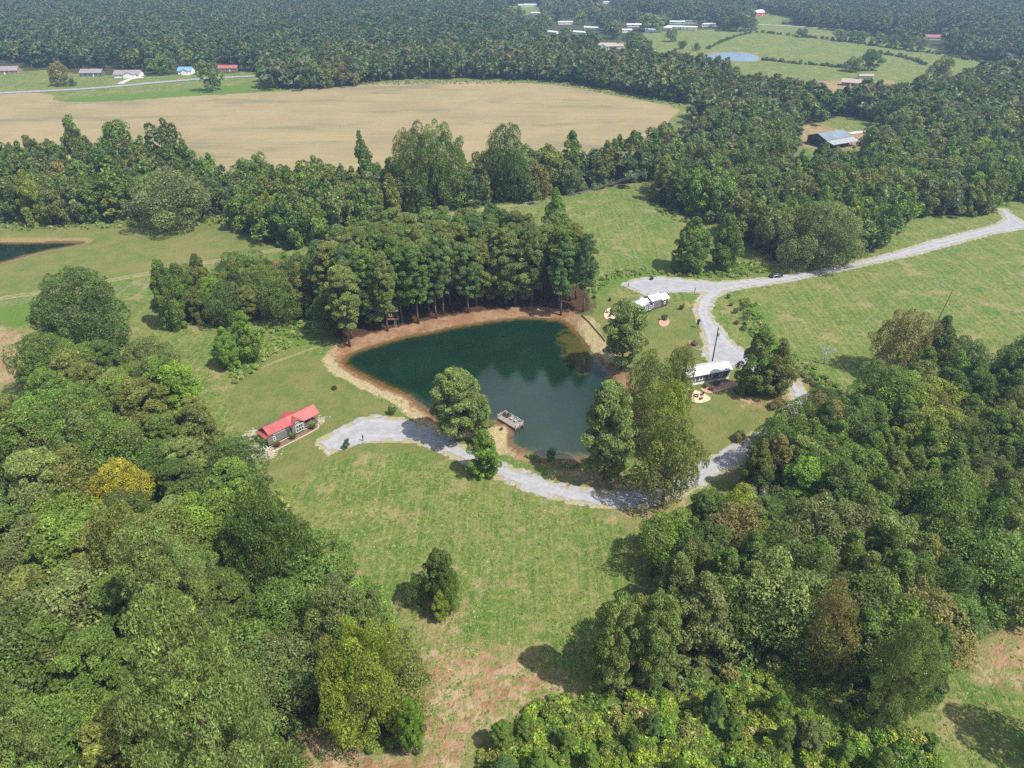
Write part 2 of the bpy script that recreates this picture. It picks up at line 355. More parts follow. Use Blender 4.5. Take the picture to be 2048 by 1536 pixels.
col = mx(nt, 1.0, col, (.74, .77, .66), 'MULTIPLY')
hgt = ma(nt, 'ADD', ma(nt, 'MULTIPLY', fine, .7), ma(nt, 'MULTIPLY', clump, 1.0))
bs = nd(nt, 'ShaderNodeBsdfPrincipled', {'Base Color': col, 'Roughness': .95, 'Specular IOR Level': .15, 'Normal': bump(nt, hgt, .9, .5)})
nt.links.new(bs.outputs[0], out.inputs[0])

m_hay, nt, out = new_mat('cut_hay_stubble')
p = pos(nt)
c = mx(nt, ss(nt, nz(nt, p, .02, 4, .6), .35, .65), (.262, .208, .112), (.218, .176, .098))
c = mx(nt, ma(nt, 'MULTIPLY', ss(nt, nz(nt, mapping(nt, p, R(8), (.010, .035, 1)), 1.0, 4, .6), .54, .68), .65), c, (.125, .125, .075))  # grey-green patches: cloud shadow painted in together with greener stubble
c = mx(nt, ma(nt, 'MULTIPLY', ss(nt, streaks(nt, p, R(10), .02, .30), .50, .62), .25), c, (.32, .255, .14))
c = mx(nt, ma(nt, 'MULTIPLY', ss(nt, nz(nt, mapping(nt, p, R(8), (.022, .05, 1)), 1.0, 5, .7), .5, .68), .5), c, (.20, .18, .09))
c = mx(nt, ma(nt, 'MULTIPLY', ss(nt, nz(nt, p, .35, 3, .7), .55, .7), .35), c, (.17, .145, .08))
bs = nd(nt, 'ShaderNodeBsdfPrincipled', {'Base Color': c, 'Roughness': .95, 'Specular IOR Level': .1, 'Normal': bump(nt, nz(nt, p, 1.2, 3), .5, .3)})
nt.links.new(bs.outputs[0], out.inputs[0])

m_gravel, nt, out = new_mat('crushed_gravel')
p = pos(nt)
c = mx(nt, ss(nt, nz(nt, p, .5, 4, .65), .35, .65), (.245, .245, .26), (.30, .30, .31))
c = mx(nt, ma(nt, 'MULTIPLY', ss(nt, nz(nt, p, 4.5, 3, .8), .5, .72), .45), c, (.15, .15, .165))
c = mx(nt, ma(nt, 'MULTIPLY', ss(nt, nz(nt, p, .22, 3, .7), .56, .70), .22), c, (.34, .30, .25))
rut = ma(nt, 'ABSOLUTE', ma(nt, 'ADD', ma(nt, 'ADD', at_(nt, 'depth'), 1.15), ma(nt, 'MULTIPLY', ma(nt, 'SUBTRACT', nz(nt, p, .3, 3), .5), .8)))
c = mx(nt, ma(nt, 'MULTIPLY', ss(nt, rut, .55, .15), .30), c, (.38, .375, .37))
c = mx(nt, ma(nt, 'MULTIPLY', ma(nt, 'MULTIPLY', ss(nt, at_(nt, 'depth'), -.75, -.05), ss(nt, nz(nt, p, 1.1, 4, .7), .42, .6)), .3), c, (.30, .27, .20))
bs = nd(nt, 'ShaderNodeBsdfPrincipled', {'Base Color': c, 'Roughness': .9, 'Specular IOR Level': .2, 'Normal': bump(nt, nz(nt, p, 7, 3, .7), .6, .08)})
nt.links.new(bs.outputs[0], out.inputs[0])

def water_mat(name, deep, mid, shallow, sc, ior=1.36, algae=False):
    m, nt, out = new_mat(name); p = pos(nt)
    d = ma(nt, 'ADD', at_(nt, 'depth'), ma(nt, 'MULTIPLY', ma(nt, 'SUBTRACT', nz(nt, p, .4, 4, .65), .5), 3.0 * sc))
    dp = mx(nt, ss(nt, nz(nt, p, .06, 3), .35, .65), deep, [v * 1.35 for v in deep])
    c = mx(nt, ss(nt, d, .0, -2.2 * sc), shallow, mid); c = mx(nt, ss(nt, d, -1.6 * sc, -4.5 * sc), c, dp)
    if algae:
        ag = ma(nt, 'ADD', at_(nt, 'algae'), ma(nt, 'MULTIPLY', ma(nt, 'SUBTRACT', nz(nt, p, .5, 5, .75), .5), 9.0))
        c = mx(nt, ma(nt, 'MULTIPLY', ss(nt, ag, 1.0, -1.5), .8), c, mx(nt, ss(nt, nz(nt, p, .9, 4), .42, .6), (.060, .075, .010), (.075, .040, .012)))
    b = bump(nt, ma(nt, 'ADD', nz(nt, p, 3.0, 3, .6), ma(nt, 'MULTIPLY', nz(nt, p, .7, 2), 1.2)), .035, .25)
    bs = nd(nt, 'ShaderNodeBsdfPrincipled', {'Base Color': c, 'Roughness': .012, 'IOR': ior, 'Normal': b})
    nt.links.new(bs.outputs[0], out.inputs[0]); return m
m_water = water_mat('pond_water', (.0035, .016, .0078), (.018, .030, .008), (.115, .070, .024), .6, 1.5, True)
m_water_w = water_mat('still_dark_water', (.004, .014, .010), (.03, .03, .012), (.12, .08, .03), .5)
m_water_f = water_mat('pale_pasture_water', (.09, .13, .19), (.12, .15, .19), (.18, .17, .13), .3, 1.5)

def simple(name, col, rough=.7, metal=0.0, var=.25, scale=2.0, spec=.4, obj=True, streak=None):
    m, nt, out = new_mat(name)
    v = nd(nt, 'ShaderNodeTexCoord').outputs['Object']
    if streak: v = mapping(nt, v, 0, streak)
    n = nz(nt, v, scale, 4, .65)
    c = mx(nt, ss(nt, n, .3, .7), [x * (1 - var) for x in col], [min(.95, x * (1 + var * .6)) for x in col])
    bs = nd(nt, 'ShaderNodeBsdfPrincipled', {'Base Color': c, 'Roughness': rough, 'Metallic': metal, 'Specular IOR Level': spec})
    nt.links.new(bs.outputs[0], out.inputs[0]); return m
M = dict(
    red_roof=simple('red_metal_roof', (.33, .075, .072), .45, 0, .18, .8), white_roof=simple('white_metal_roof', (.56, .57, .58), .4, 0, .10, .7),
    grey_wall=simple('grey_green_siding', (.135, .140, .125), .8, 0, .2, 1.5), dark_wall=simple('charcoal_siding', (.055, .058, .070), .75, 0, .2, 1.5),
    slate_wall=simple('slate_blue_siding', (.115, .135, .155), .75, 0, .2, 1.5), mauve_wall=simple('mauve_grey_siding', (.14, .125, .135), .8, 0, .2, 1.5),
    rust_wall=simple('rust_brown_cladding', (.19, .085, .055), .8, 0, .35, 1.2), white=simple('white_paint', (.78, .78, .76), .5, 0, .06, 2),
    glass=simple('window_glass', (.035, .045, .055), .08, 0, .3, .8, .8), dark=simple('dark_underside', (.012, .012, .014), .9, 0, .3, 2),
    wood=simple('weathered_wood', (.25, .22, .205), .85, 0, .35, 3, .2, streak=(1, 6, 1)), brownwood=simple('brown_wood', (.17, .095, .055), .8, 0, .3, 3, .3),
    timber=simple('dark_timber', (.07, .045, .03), .85, 0, .35, 3, .2), mulch=simple('purple_brown_mulch', (.19, .115, .10), .95, 0, .45, 5, .1),
    tan_edge=simple('pale_stone_edging', (.50, .42, .30), .9, 0, .3, 4, .2), rock=simple('pale_limestone', (.36, .32, .25), .9, 0, .35, 3, .2),
    pole=simple('creosoted_pole', (.085, .065, .050), .85, 0, .35, 2, .2), metal=simple('grey_metal', (.30, .31, .32), .4, .7, .15, 2),
    galv=simple('galvanised_roof', (.25, .29, .34), .38, .3, .18, .35, streak=(1, .15, 1)), barn_dark=simple('dark_barn_wall', (.045, .045, .055), .8, 0, .3, 1),
    wire=simple('power_wire', (.25, .25, .25), .6, .3), carpaint=simple('black_car_paint', (.014, .014, .019), .18, 0, .1, 1, .8), tyre=simple('tyre_rubber', (.02, .02, .02), .9), chrome=simple('wheel_alloy', (.45, .45, .47), .3, .8),
    lamp_red=simple('tail_lamp_red', (.35, .02, .02), .3), lamp_clear=simple('headlamp_lens', (.6, .62, .65), .15), blue_tarp=simple('navy_fabric', (.012, .016, .038), .5, 0, .3, 4),
    brick=simple('tan_brick', (.30, .20, .15), .85, 0, .25, 3), shingle=simple('grey_brown_shingle', (.24, .20, .20), .9, 0, .25, 1.5), shingle_tan=simple('tan_shingle', (.36, .29, .25), .9, 0, .25, 1.5),
    blue_roof=simple('blue_metal_roof', (.16, .30, .50), .4, 0, .2, 1), pink_roof=simple('faded_red_roof', (.30, .11, .105), .5, 0, .15, 1), red_wall=simple('barn_red_wall', (.50, .075, .09), .7, 0, .2, 1),
    asphalt=simple('grey_asphalt', (.24, .25, .27), .9, 0, .15, .3), drive=simple('pale_concrete', (.46, .43, .41), .9, 0, .15, .5), bark=simple('tree_bark', (.13, .10, .075), .95, 0, .4, 3, .1, streak=(1, 1, .3)),
    pinebark=simple('pine_bark', (.17, .115, .085), .95, 0, .4, 3, .1, streak=(1, 1, .3)), deadwood=simple('bleached_deadwood', (.42, .39, .37), .9, 0, .25, 2, .1), burl=simple('cream_gravel_pad', (.56, .43, .29), .95, 0, .4, 5, .1),
    fire=simple('scorched_iron', (.03, .028, .026), .8), stonered=simple('red_clay_pad', (.42, .26, .18), .95, 0, .3, 3, .1), ac=simple('grey_cabinet', (.45, .46, .47), .5), yellow_pl=simple('yellow_plastic', (.70, .62, .03), .4))

def leaf_mat(name, mode, ramp=None, trans=.36):
    m, nt, out = new_mat(name)
    if mode == 'object':
        base = nd(nt, 'ShaderNodeObjectInfo').outputs['Color']
    else:
        r = nd(nt, 'ShaderNodeObjectInfo').outputs['Random']
        cr = nd(nt, 'ShaderNodeValToRGB', {0: r}); el = cr.color_ramp.elements
        el[0].position = 0; el[0].color = c4(ramp[0]); el[1].position = 1; el[1].color = c4(ramp[-1])
        for i in range(1, len(ramp) - 1):
            e = el.new(i / (len(ramp) - 1)); e.color = c4(ramp[i])
        base = cr.outputs[0]
    tone = at_(nt, 'tone'); dry = at_(nt, 'dry')
    tc = nd(nt, 'ShaderNodeCombineColor', {0: tone, 1: tone, 2: tone}).outputs[0]
    c = mx(nt, 1.0, base, tc, 'MULTIPLY')
    c = mx(nt, ma(nt, 'MULTIPLY', dry, .55), c, (.15, .105, .045))
    bs = nd(nt, 'ShaderNodeBsdfPrincipled', {'Base Color': c, 'Roughness': .5, 'Specular IOR Level': .42})
    tl = nd(nt, 'ShaderNodeBsdfTranslucent', {'Color': mx(nt, 1.0, c, (1.1, 1.25, .6), 'MULTIPLY')})
    ms = nd(nt, 'ShaderNodeMixShader', {0: trans, 1: bs.outputs[0], 2: tl.outputs[0]})
    nt.links.new(ms.outputs[0], out.inputs[0]); return m
PAL = {'deep green': (.085, .135, .034), 'mid green': (.120, .185, .040), 'olive green': (.165, .185, .055), 'yellow green': (.215, .255, .045), 'rusty brown': (.205, .175, .075),
       'grey green': (.155, .190, .085), 'golden yellow': (.34, .30, .040), 'blue green': (.095, .160, .062), 'bright green': (.150, .245, .040), 'sage green': (.165, .215, .080)}
m_leaf = leaf_mat('leaves', 'object'); m_needle = leaf_mat('pine_needles', 'object', trans=.24)
m_leaf_far = leaf_mat('far_leaves', 'random', [PAL['deep green'], PAL['olive green'], PAL['mid green'], PAL['grey green'], PAL['deep green'], PAL['mid green'], PAL['blue green'], PAL['olive green'], PAL['deep green'], PAL['yellow green']])
m_pine_far = leaf_mat('far_needles', 'random', [PAL['deep green'], PAL['blue green'], (.055, .10, .040), PAL['mid green']], .22)
m_brush = leaf_mat('brush_leaves', 'random', [(.21, .33, .035), (.30, .37, .045), (.14, .23, .04), (.27, .33, .05), (.18, .31, .04), (.12, .20, .04), (.31, .35, .05), (.28, .26, .10)])
m_under = leaf_mat('undergrowth_leaves', 'random', [PAL['deep green'], PAL['mid green'], PAL['olive green'], (.10, .09, .04)])
m_weed = leaf_mat('weed_leaves', 'random', [(.20, .33, .05), (.16, .29, .045), (.26, .33, .07), (.44, .40, .19), (.18, .31, .06), (.36, .35, .13)], .4)

# ------------------------------------------------------------------ ground sheet
def axis(a, b, step, far, g):
    core = list(np.arange(a, b, step)); up = []; s = step; v = core[-1]
    while v < far[1]: s *= 1 + g; v += s; up.append(v)
    dn = []; s = step; v = a
    while v > far[0]: s *= 1 + g * 1.5; v -= s; dn.append(v)
    return np.array(dn[::-1] + core + up)
XS = axis(-200, 200, 1.25, (-6000, 6000), .035); YS = axis(40, 330, 1.2, (-4000, 6500), .017)
GX, GY = np.meshgrid(XS, YS); P = np.stack([GX.ravel(), GY.ravel()], 1)
Z = ground_z(P)
nx, ny = len(XS), len(YS)
ii = (np.arange(ny - 1)[:, None] * nx + np.arange(nx - 1)[None, :]).ravel()
F = np.stack([ii, ii + 1, ii + nx + 1, ii + nx], 1)
def wp(poly, s=1): return W(poly, 0, s)
shore = sdf(P, POND, 30); shore2 = np.minimum(sdf(P, POND_W, 30), sdf(P, POND_F, 30))
REDB = wp([(640, 700), (760, 640), (1000, 600), (1150, 600), (1160, 650), (1100, 640), (960, 655), (800, 690), (720, 715)])
REDB2 = wp([(1210, 730), (1260, 720), (1330, 800), (1330, 900), (1200, 960), (1030, 930), (1050, 890), (1230, 880), (1240, 790)])
def polyline_d(P, pts, cap=30):
    q = chaikin([at(a, b) for a, b in pts], 2, False); d = np.full(len(P), float(cap))
    for i in range(len(q) - 1):
        a, b = q[i], q[i + 1]; e = b - a; t = np.clip(((P - a) @ e) / (e @ e), 0, 1)
        d = np.minimum(d, np.hypot(*((P - a - t[:, None] * e).T)))
    return d
TRK = [(-200, 640), (0, 596), (120, 580), (230, 558), (400, 526), (560, 497), (650, 482), (760, 455), (960, 418), (1060, 405)]
tk = np.abs(polyline_d(P, TRK) - 1.0) - .25
tk = np.minimum(tk, np.abs(polyline_d(P, [(520, 735), (600, 705), (660, 685)]) - .2))
woods_w = [wp(q) for q in (W_LEFT, W_RIGHT, W_ROW, W_MID, W_NE, W_HEDGE)]
wood = sdfu(P, woods_w, 30)
clr = sdf(P, wp(NE_CLEAR), 30); wood = np.maximum(wood, -clr)
pxy = proj_np(P); front = P[:, 1] > 20
farw = front & (pxy[:, 1] < 150)
for q in (HAY,): farw &= sdf(P, q, 30) > 5
for q in (PASTURE, YARD_L, TOWNF): farw &= ~inside_px(pxy, q)
wood = np.where(farw, -10, wood)
bankw = np.full(len(P), 3.2)
ll = (P[:, 0] < -2) & (P[:, 1] < 165); bankw[ll] = 4.6; bankw[(P[:, 1] > 165)] = 4.4
bankw[(P[:, 0] > 3) & (P[:, 1] < 130)] = 2.6
THICK0 = [(975, 1475), (1040, 1440), (1090, 1400), (1170, 1390), (1250, 1405), (1380, 1375), (1480, 1340), (1560, 1310), (1640, 1345), (1720, 1400), (1800, 1470), (1870, 1480), (1890, 1560), (1880, 1760), (960, 1760), (960, 1520)]
LUSH = [wp(q) for q in (THICK0, [(130, 196), (300, 185), (560, 162), (760, 158), (760, 168), (560, 184), (330, 200), (110, 206)], [(1400, 560), (1250, 545), (1190, 560), (1200, 600), (1230, 570), (1290, 552), (1540, 552), (1560, 540), (1490, 520), (1300, 530)],
        [(0, 610), (100, 600), (100, 640), (0, 670), (-100, 660)], [(550, 650), (640, 620), (640, 690), (530, 705), (500, 720)], [(1000, 1360), (1090, 1350), (1100, 1380), (1040, 1410), (990, 1400)], [(1480, 600), (1530, 620), (1590, 720), (1700, 770), (1680, 800), (1560, 740)])]
me = mesh_np('ground', np.column_stack([P, Z]), F, m_ground, True, attrs={
    'shore': ('POINT', shore), 'shore2': ('POINT', shore2), 'wood': ('POINT', wood), 'pinefloor': ('POINT', sdf(P, wp(W_PINE), 30)), 'lawn': ('POINT', sdfu(P, LAWN, 30)), 'soil': ('POINT', sdfu(P, SOIL, 30)),
    'sand': ('POINT', sdfu(P, SAND, 30)), 'road': ('POINT', sdfu(P, ROAD, 30)), 'track': ('POINT', tk), 'redbank': ('POINT', np.minimum(sdf(P, REDB, 30), sdf(P, REDB2, 30))), 'bankw': ('POINT', bankw), 'lush': ('POINT', sdfu(P, LUSH, 30))})
tag(link('ground', me), 'grassy fields lawns and woodland floor', None, None, 'structure')

ALGAE = [wp([(1115, 655), (1150, 655), (1185, 700), (1195, 725), (1165, 745), (1140, 720), (1125, 690)]), wp([(1020, 885), (1060, 895), (1170, 905), (1190, 920), (1080, 925), (1030, 905)])]
def sheet(name, polys, step, zoff, mat, level=None, rag=0.25, grow=0.0, label=None, depth=False):
    """mesh that fills the union of the outlines, its rim snapped to the outline"""
    A = np.concatenate(polys); lo, hi = A.min(0) - 2 * step, A.max(0) + 2 * step
    xs = np.arange(lo[0], hi[0], step); ys = np.arange(lo[1], hi[1], step)
    gx, gy = np.meshgrid(xs, ys); Q = np.stack([gx.ravel(), gy.ravel()], 1)
    f = lambda q: sdfu(q, polys, 40) - grow + rag * (vnoise(q, 1.3, 7) + .6 * vnoise(q, .6, 8))
    D = f(Q); n = len(xs); ii = (np.arange(len(ys) - 1)[:, None] * n + np.arange(n - 1)[None, :]).ravel()
    Fq = np.stack([ii, ii + 1, ii + n + 1, ii + n], 1)
    neg = D[Fq] < 0; full = Fq[neg.all(1)].tolist(); part = Fq[neg.any(1) & ~neg.all(1)].tolist()
    V = Q.tolist(); cut = {}
    def cross(i, j):
        k_ = (i, j) if i < j else (j, i)
        if k_ not in cut:
            t_ = D[i] / (D[i] - D[j]); cut[k_] = len(V); V.append([Q[i][0] + (Q[j][0] - Q[i][0]) * t_, Q[i][1] + (Q[j][1] - Q[i][1]) * t_])
        return cut[k_]
    for c_ in part:
        o = []
        for i, j in zip(c_, c_[1:] + c_[:1]):
            if D[i] < 0: o.append(i)
            if (D[i] < 0) != (D[j] < 0): o.append(cross(i, j))
        if len(o) > 2: full.append(o)
    V = np.array(V); used = np.unique(np.concatenate([np.array(q_) for q_ in full])); mp = np.full(len(V), -1); mp[used] = np.arange(len(used)); V = V[used]
    full = [mp[q_].tolist() for q_ in full]
    z = np.full(len(V), level) if level is not None else ground_z(V) + zoff
    me = bpy.data.meshes.new(name); me.from_pydata(np.column_stack([V, z]).tolist(), [], full); me.materials.append(mat); me.polygons.foreach_set('use_smooth', [True] * len(me.polygons))
    if depth: me.attributes.new('depth', 'FLOAT', 'POINT').data.foreach_set('value', np.minimum(0, sdfu(V, polys, 40)).astype(np.float32))
    if name == 'pond_water': me.attributes.new('algae', 'FLOAT', 'POINT').data.foreach_set('value', sdfu(V, ALGAE, 40).astype(np.float32))
    me.update(); ob = link(name, me)
    return tag(ob, label, None, None, 'structure')
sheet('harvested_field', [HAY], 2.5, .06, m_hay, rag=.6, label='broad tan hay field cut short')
sheet('gravel_road', ROAD, .55, .06, m_gravel, rag=.10, depth=True, label='pale grey gravel drive winding past the cabins')
sheet('pond_water', [POND], .9, 0, m_water, level=WL, rag=0.0, grow=.8, depth=True, label='dark green pond water')
sheet('west_pond_water', [POND_W], 1.5, 0, m_water_w, level=WL, rag=0.0, grow=.8, depth=True, label='dark water of the small pond in the west meadow')
sheet('pasture_pond_water', [POND_F], 2.0, 0, m_water_f, level=-.5, rag=0.0, grow=1.0, depth=True, label='pale blue water of the far pasture pond')
def strip(name, pts, w, zoff, mat, label, step=3.0):
    q = chaikin([at(a, b) for a, b in pts], 3, False); n = len(q)
    t = np.gradient(q, axis=0); t /= np.hypot(*t.T)[:, None]; nrm = np.stack([-t[:, 1], t[:, 0]], 1)
    V = np.concatenate([q - nrm * w / 2, q + nrm * w / 2]); z = ground_z(V) + zoff
    Fq = np.array([[i, n + i, n + i + 1, i + 1] for i in range(n - 1)])[:, ::-1]
    return tag(link(name, mesh_np(name, np.column_stack([V, z]), Fq, mat, True)), label, None, None, 'structure')
strip('county_road', [(-300, 200), (0, 186), (130, 180), (240, 172), (330, 164), (420, 157), (480, 154), (560, 150)], 7.0, .25, M['asphalt'], 'grey country road passing the far houses')
strip('driveway', [(240, 168), (256, 160), (270, 157), (288, 156)], 5.0, .30, M['drive'], 'pale concrete driveway of the far house')
strip('pasture_lane', [(1500, 49), (1560, 51), (1640, 56), (1690, 62), (1760, 68)], 5.0, .25, M['drive'], 'pale lane beyond the pasture')
strip('barn_lane', [(1700, 268), (1735, 262), (1760, 270), (1752, 285)], 4.0, .2, M['drive'], 'pale lane turning beside the barn')

# ------------------------------------------------------------------ trees
def cards(C, Nn, a, b, rng):
    n = len(C); t = rng.normal(size=(n, 3)); t -= (t * Nn).sum(1)[:, None] * Nn; t /= np.linalg.norm(t, axis=1)[:, None]
    s = np.cross(Nn, t); a = np.asarray(a)[:, None]; b = np.asarray(b)[:, None]
    j = lambda: (0.75 + .5 * rng.rand(n))[:, None]
    bend = Nn * (.25 * a)
    V = np.stack([C - t * a * j() - bend, C - s * b * j(), C + t * a * j() - bend, C + s * b * j()], 1).reshape(-1, 3)
    return V, np.arange(4 * n).reshape(n, 4)
def lobes_to_cards(L, LR, ncard, size, asp, rng, squash=.85, up=.3, dryf=.06, loose=.25, ltone=.16):
    w = LR ** 2; w = w / w.sum(); k = rng.choice(len(L), int(ncard * 1.5), p=w)
    d = rng.normal(size=(len(k), 3)); d[:, 2] += up * 1.2; d /= np.linalg.norm(d, axis=1)[:, None]
    rr = 1 - loose * rng.rand(len(k)) ** 1.5 + .1 * rng.rand(len(k))
    C = L[k] + d * (LR[k] * rr)[:, None] * [1, 1, squash]
    dist = np.full(len(k), 9.0)
    for i in range(len(L)):
        q = (C - L[i]) / [1, 1, squash]; di = np.linalg.norm(q, axis=1) / LR[i]; di[k == i] = 9
        dist = np.minimum(dist, di)
    keep = dist > .78; C, d, k = C[keep][:ncard], d[keep][:ncard], k[keep][:ncard]
    Nn = d + rng.normal(size=d.shape) * .70; Nn[:, 2] += .25; Nn /= np.linalg.norm(Nn, axis=1)[:, None]
    s = size * (.45 + 1.2 * rng.rand(len(C)) ** 1.5)
    V, Fq = cards(C, Nn, s, s * asp, rng)
    lt = 1 + ltone * rng.normal(size=len(L))
    ldry = (rng.rand(len(L)) < dryf * 2) * rng.rand(len(L))
    tone = np.clip(lt[k] * (1 + .26 * rng.normal(size=len(C))), .45, 1.7)
    dry = np.clip(ldry[k] + (rng.rand(len(C)) < dryf) * .9, 0, 1)
    return V, Fq, tone, dry
def crown_lobes(kind, H, Rr, n, rng):
    if kind in ('oak', 'bigoak'):
        z0 = .16 * H; zf = rng.rand(n) ** .75; ang = rng.rand(n) * 2 * PI
        prof = np.sqrt(np.maximum(0, 1 - (np.abs(zf - .42) / .62) ** 2.3))
        q = np.sqrt(rng.rand(n)) * .85 + .08; lr = Rr * (.11 + .22 * rng.rand(n) ** 1.4) * (1 if n > 60 else 1.25)
        rad = np.maximum(0, prof * Rr * (1 + .22 * np.sin(ang * 2 + rng.rand() * 6 + zf * 4) + .16 * np.sin(ang * 5 + rng.rand() * 6 - zf * 5)) - lr * .55) * np.minimum(1, q + .18)
        L = np.stack([rad * np.cos(ang), rad * np.sin(ang), z0 + zf * (H - z0) * (.86 + .14 * np.sin(ang * 4 + rng.rand() * 6)) - lr * .5], 1); return L, lr
    if kind == 'gum':
        z0 = .07 * H; zf = rng.rand(n); ang = rng.rand(n) * 2 * PI
        prof = np.where(zf < .3, .75 + .25 * zf / .3, np.maximum(0.06, 1 - (np.maximum(zf - .3, 0) / .74) ** 2.1))
        lr = Rr * (.14 + .18 * rng.rand(n)) * (.6 + .4 * prof) * (1 if n > 60 else 1.2)
        rad = np.maximum(0, prof * Rr * (1 + .2 * np.sin(ang * 3 + rng.rand() * 6 + zf * 6)) - lr * .5) * (.35 + .65 * np.sqrt(rng.rand(n)))
        L = np.stack([rad * np.cos(ang), rad * np.sin(ang), z0 + zf * (H - z0) - lr * .5], 1); return L, lr
    z0 = (.30 if kind == 'pine' else .13) * H
    zf = rng.rand(n) ** .85; ang = rng.rand(n) * 2 * PI
    prof = np.where(zf < .45, .62 + .38 * zf / .45, np.sqrt(np.maximum(.02, 1 - ((zf - .45) / .58) ** 2)))
    lr = Rr * (.13 + .14 * rng.rand(n)) * (1 if n > 60 else 1.2)
    rad = np.maximum(0, prof * Rr * (.8 + .35 * rng.rand(n)) - lr * .4) * (.30 + .70 * np.sqrt(rng.rand(n)))
    L = np.stack([rad * np.cos(ang), rad * np.sin(ang), z0 + zf * (H - z0) - lr * .6], 1); return L, lr
SP = {'oak': (16., 6.2), 'gum': (17., 4.0), 'pine': (24., 4.3), 'bushpine': (14., 4.2), 'bigoak': (18., 9.0), 'bigpine': (24., 8.5)}
def trunk_mb(kind, H, Rr, L, rng, k=8, limbs=14, lod=0):
    mb = MB(); r0 = {'oak': .34, 'gum': .24, 'pine': .30, 'bushpine': .22, 'bigoak': .5, 'bigpine': .42}[kind]; top = H * .9
    pts = []; x = y = 0.0
    for i in range(7):
        z = top * i / 6; pts.append((x, y, z - (.3 if i == 0 else 0))); x += rng.normal() * .12; y += rng.normal() * .12
    mb.tube(pts, [r0 * (1.25 if i == 0 else 1 - i / 6.6) for i in range(7)], k)
    for j in rng.choice(len(L), min(limbs, len(L)), replace=False):
        e = L[j]; zs = max(.2 * H, e[2] - math.hypot(e[0], e[1]) * .6); a = min(1., zs / top); i = min(5, int(a * 6))
        s = pts[i]; s = (s[0], s[1], zs); m = ((s[0] + e[0]) * .5, (s[1] + e[1]) * .5, (s[2] + e[2]) * .5 + rng.rand() * .4)
        mb.tube([s, m, tuple(e)], [r0 * .32, r0 * .2, .03], max(3, k - 4), False)
    return mb
def make_proto(kind, lod, seed):
    rng = np.random.RandomState(seed); H, Rr = SP[kind]; pine = 'pine' in kind
    nl = {'bigoak': (190, 0, 0), 'bigpine': (190, 0, 0), 'oak': (150, 70, 22), 'gum': (130, 60, 20), 'pine': (130, 60, 22), 'bushpine': (120, 55, 20)}[kind][lod]
    nc = ((26000, 4600, 420) if not pine else (26000, 4600, 420))[lod]
    sz = ((.145, .34, 1.05) if not pine else (.175, .39, 1.1))[lod]
    L, lr = crown_lobes(kind, H, Rr, nl, rng)
    if kind.startswith('big'): lr = lr * .80; nc = 46000
    V, Fq, tone, dry = lobes_to_cards(L, lr, nc, sz, (.75 if not pine else .42), rng, 1.05 if not pine else .66, .35, .05 if not pine else .015)
    mb = trunk_mb(kind, H, Rr, L, rng, (8, 6, 4)[lod], (16, 6, 0)[lod])
    return (V, Fq, tone, dry), mb
def crown_mesh(name, pr, mat):
    V, Fq, tone, dry = pr; return mesh_np(name, V, Fq, mat, False, attrs={'tone': ('FACE', tone), 'dry': ('FACE', dry)})
def whole_mesh(name, pr, mb, mat, bark):
    """crown and trunk in one mesh, for the woodland that is scattered"""
    V, Fq, tone, dry = pr; tv = np.array(mb.v); tf = [f for f in mb.f if len(f) == 4]; tf = np.array(tf) + len(V)
    return mesh_np(name, np.concatenate([V, tv]), np.concatenate([Fq, tf]), [mat, bark], False, np.r_[np.zeros(len(Fq)), np.ones(len(tf))],
                   {'tone': ('FACE', np.r_[tone, np.ones(len(tf))]), 'dry': ('FACE', np.r_[dry, np.zeros(len(tf))])})
PROTO = {}
for ki, (kind, n0) in enumerate((('oak', 5), ('gum', 4), ('pine', 5), ('bushpine', 3), ('bigoak', 2), ('bigpine', 2))):
    for lod, n in ((0, n0), (1, 3 if not kind.startswith('big') else 0)):
        for j in range(n):
            pr, mb = make_proto(kind, lod, 100 * ki + 10 * lod + j)
            mat = m_needle if 'pine' in kind else m_leaf
            PROTO.setdefault((kind, lod), []).append((crown_mesh('crown', pr, mat), mb.data('trunk', M['pinebark'] if 'pine' in kind else M['bark'], True)))
NAME = {'oak': 'oak_tree', 'gum': 'sweetgum_tree', 'pine': 'pine_tree', 'bushpine': 'young_pine_tree', 'bigoak': 'oak_tree', 'bigpine': 'pine_tree'}
rnd = random.Random(11)
def tree(kind, x, y, h, r, tint, label=None, group=None, lod=0, var=.12, z=None, rz=None):
    H, Rr = SP[kind]; c, t = rnd.choice(PROTO[(kind, lod)])
    e = empty(NAME[kind], (x, y, gz(x, y) if z is None else z), rnd.random() * 6.28 if rz is None else rz, label, 'tree', group)
    e.scale = (r / Rr, r / Rr, h / H)
    b = PAL[tint] if isinstance(tint, str) else tint; b = (b[0] * 1.10, b[1] * 1.12, b[2] * .76); k = 1 + rnd.uniform(-var, var); w = rnd.uniform(-var, var) * .6
    col = (b[0] * k * (1 + w), b[1] * k, b[2] * k * (1 - w), 1)
    tr = link('trunk', t, e); cr = link('crown', c, e); cr.color = col
    return e
def T(kind, bx, by, ty, wpx, tint, label, lod=0, group=None, dead=False):
    x, y, z = ground_at(bx, by); h = max(1.5, tree_height(bx, by, ty)); r = wpx / 2 / scale_at(x, y, h * .5)
    return tree(kind, x, y, h, r, tint, label, group, lod, .04, z)

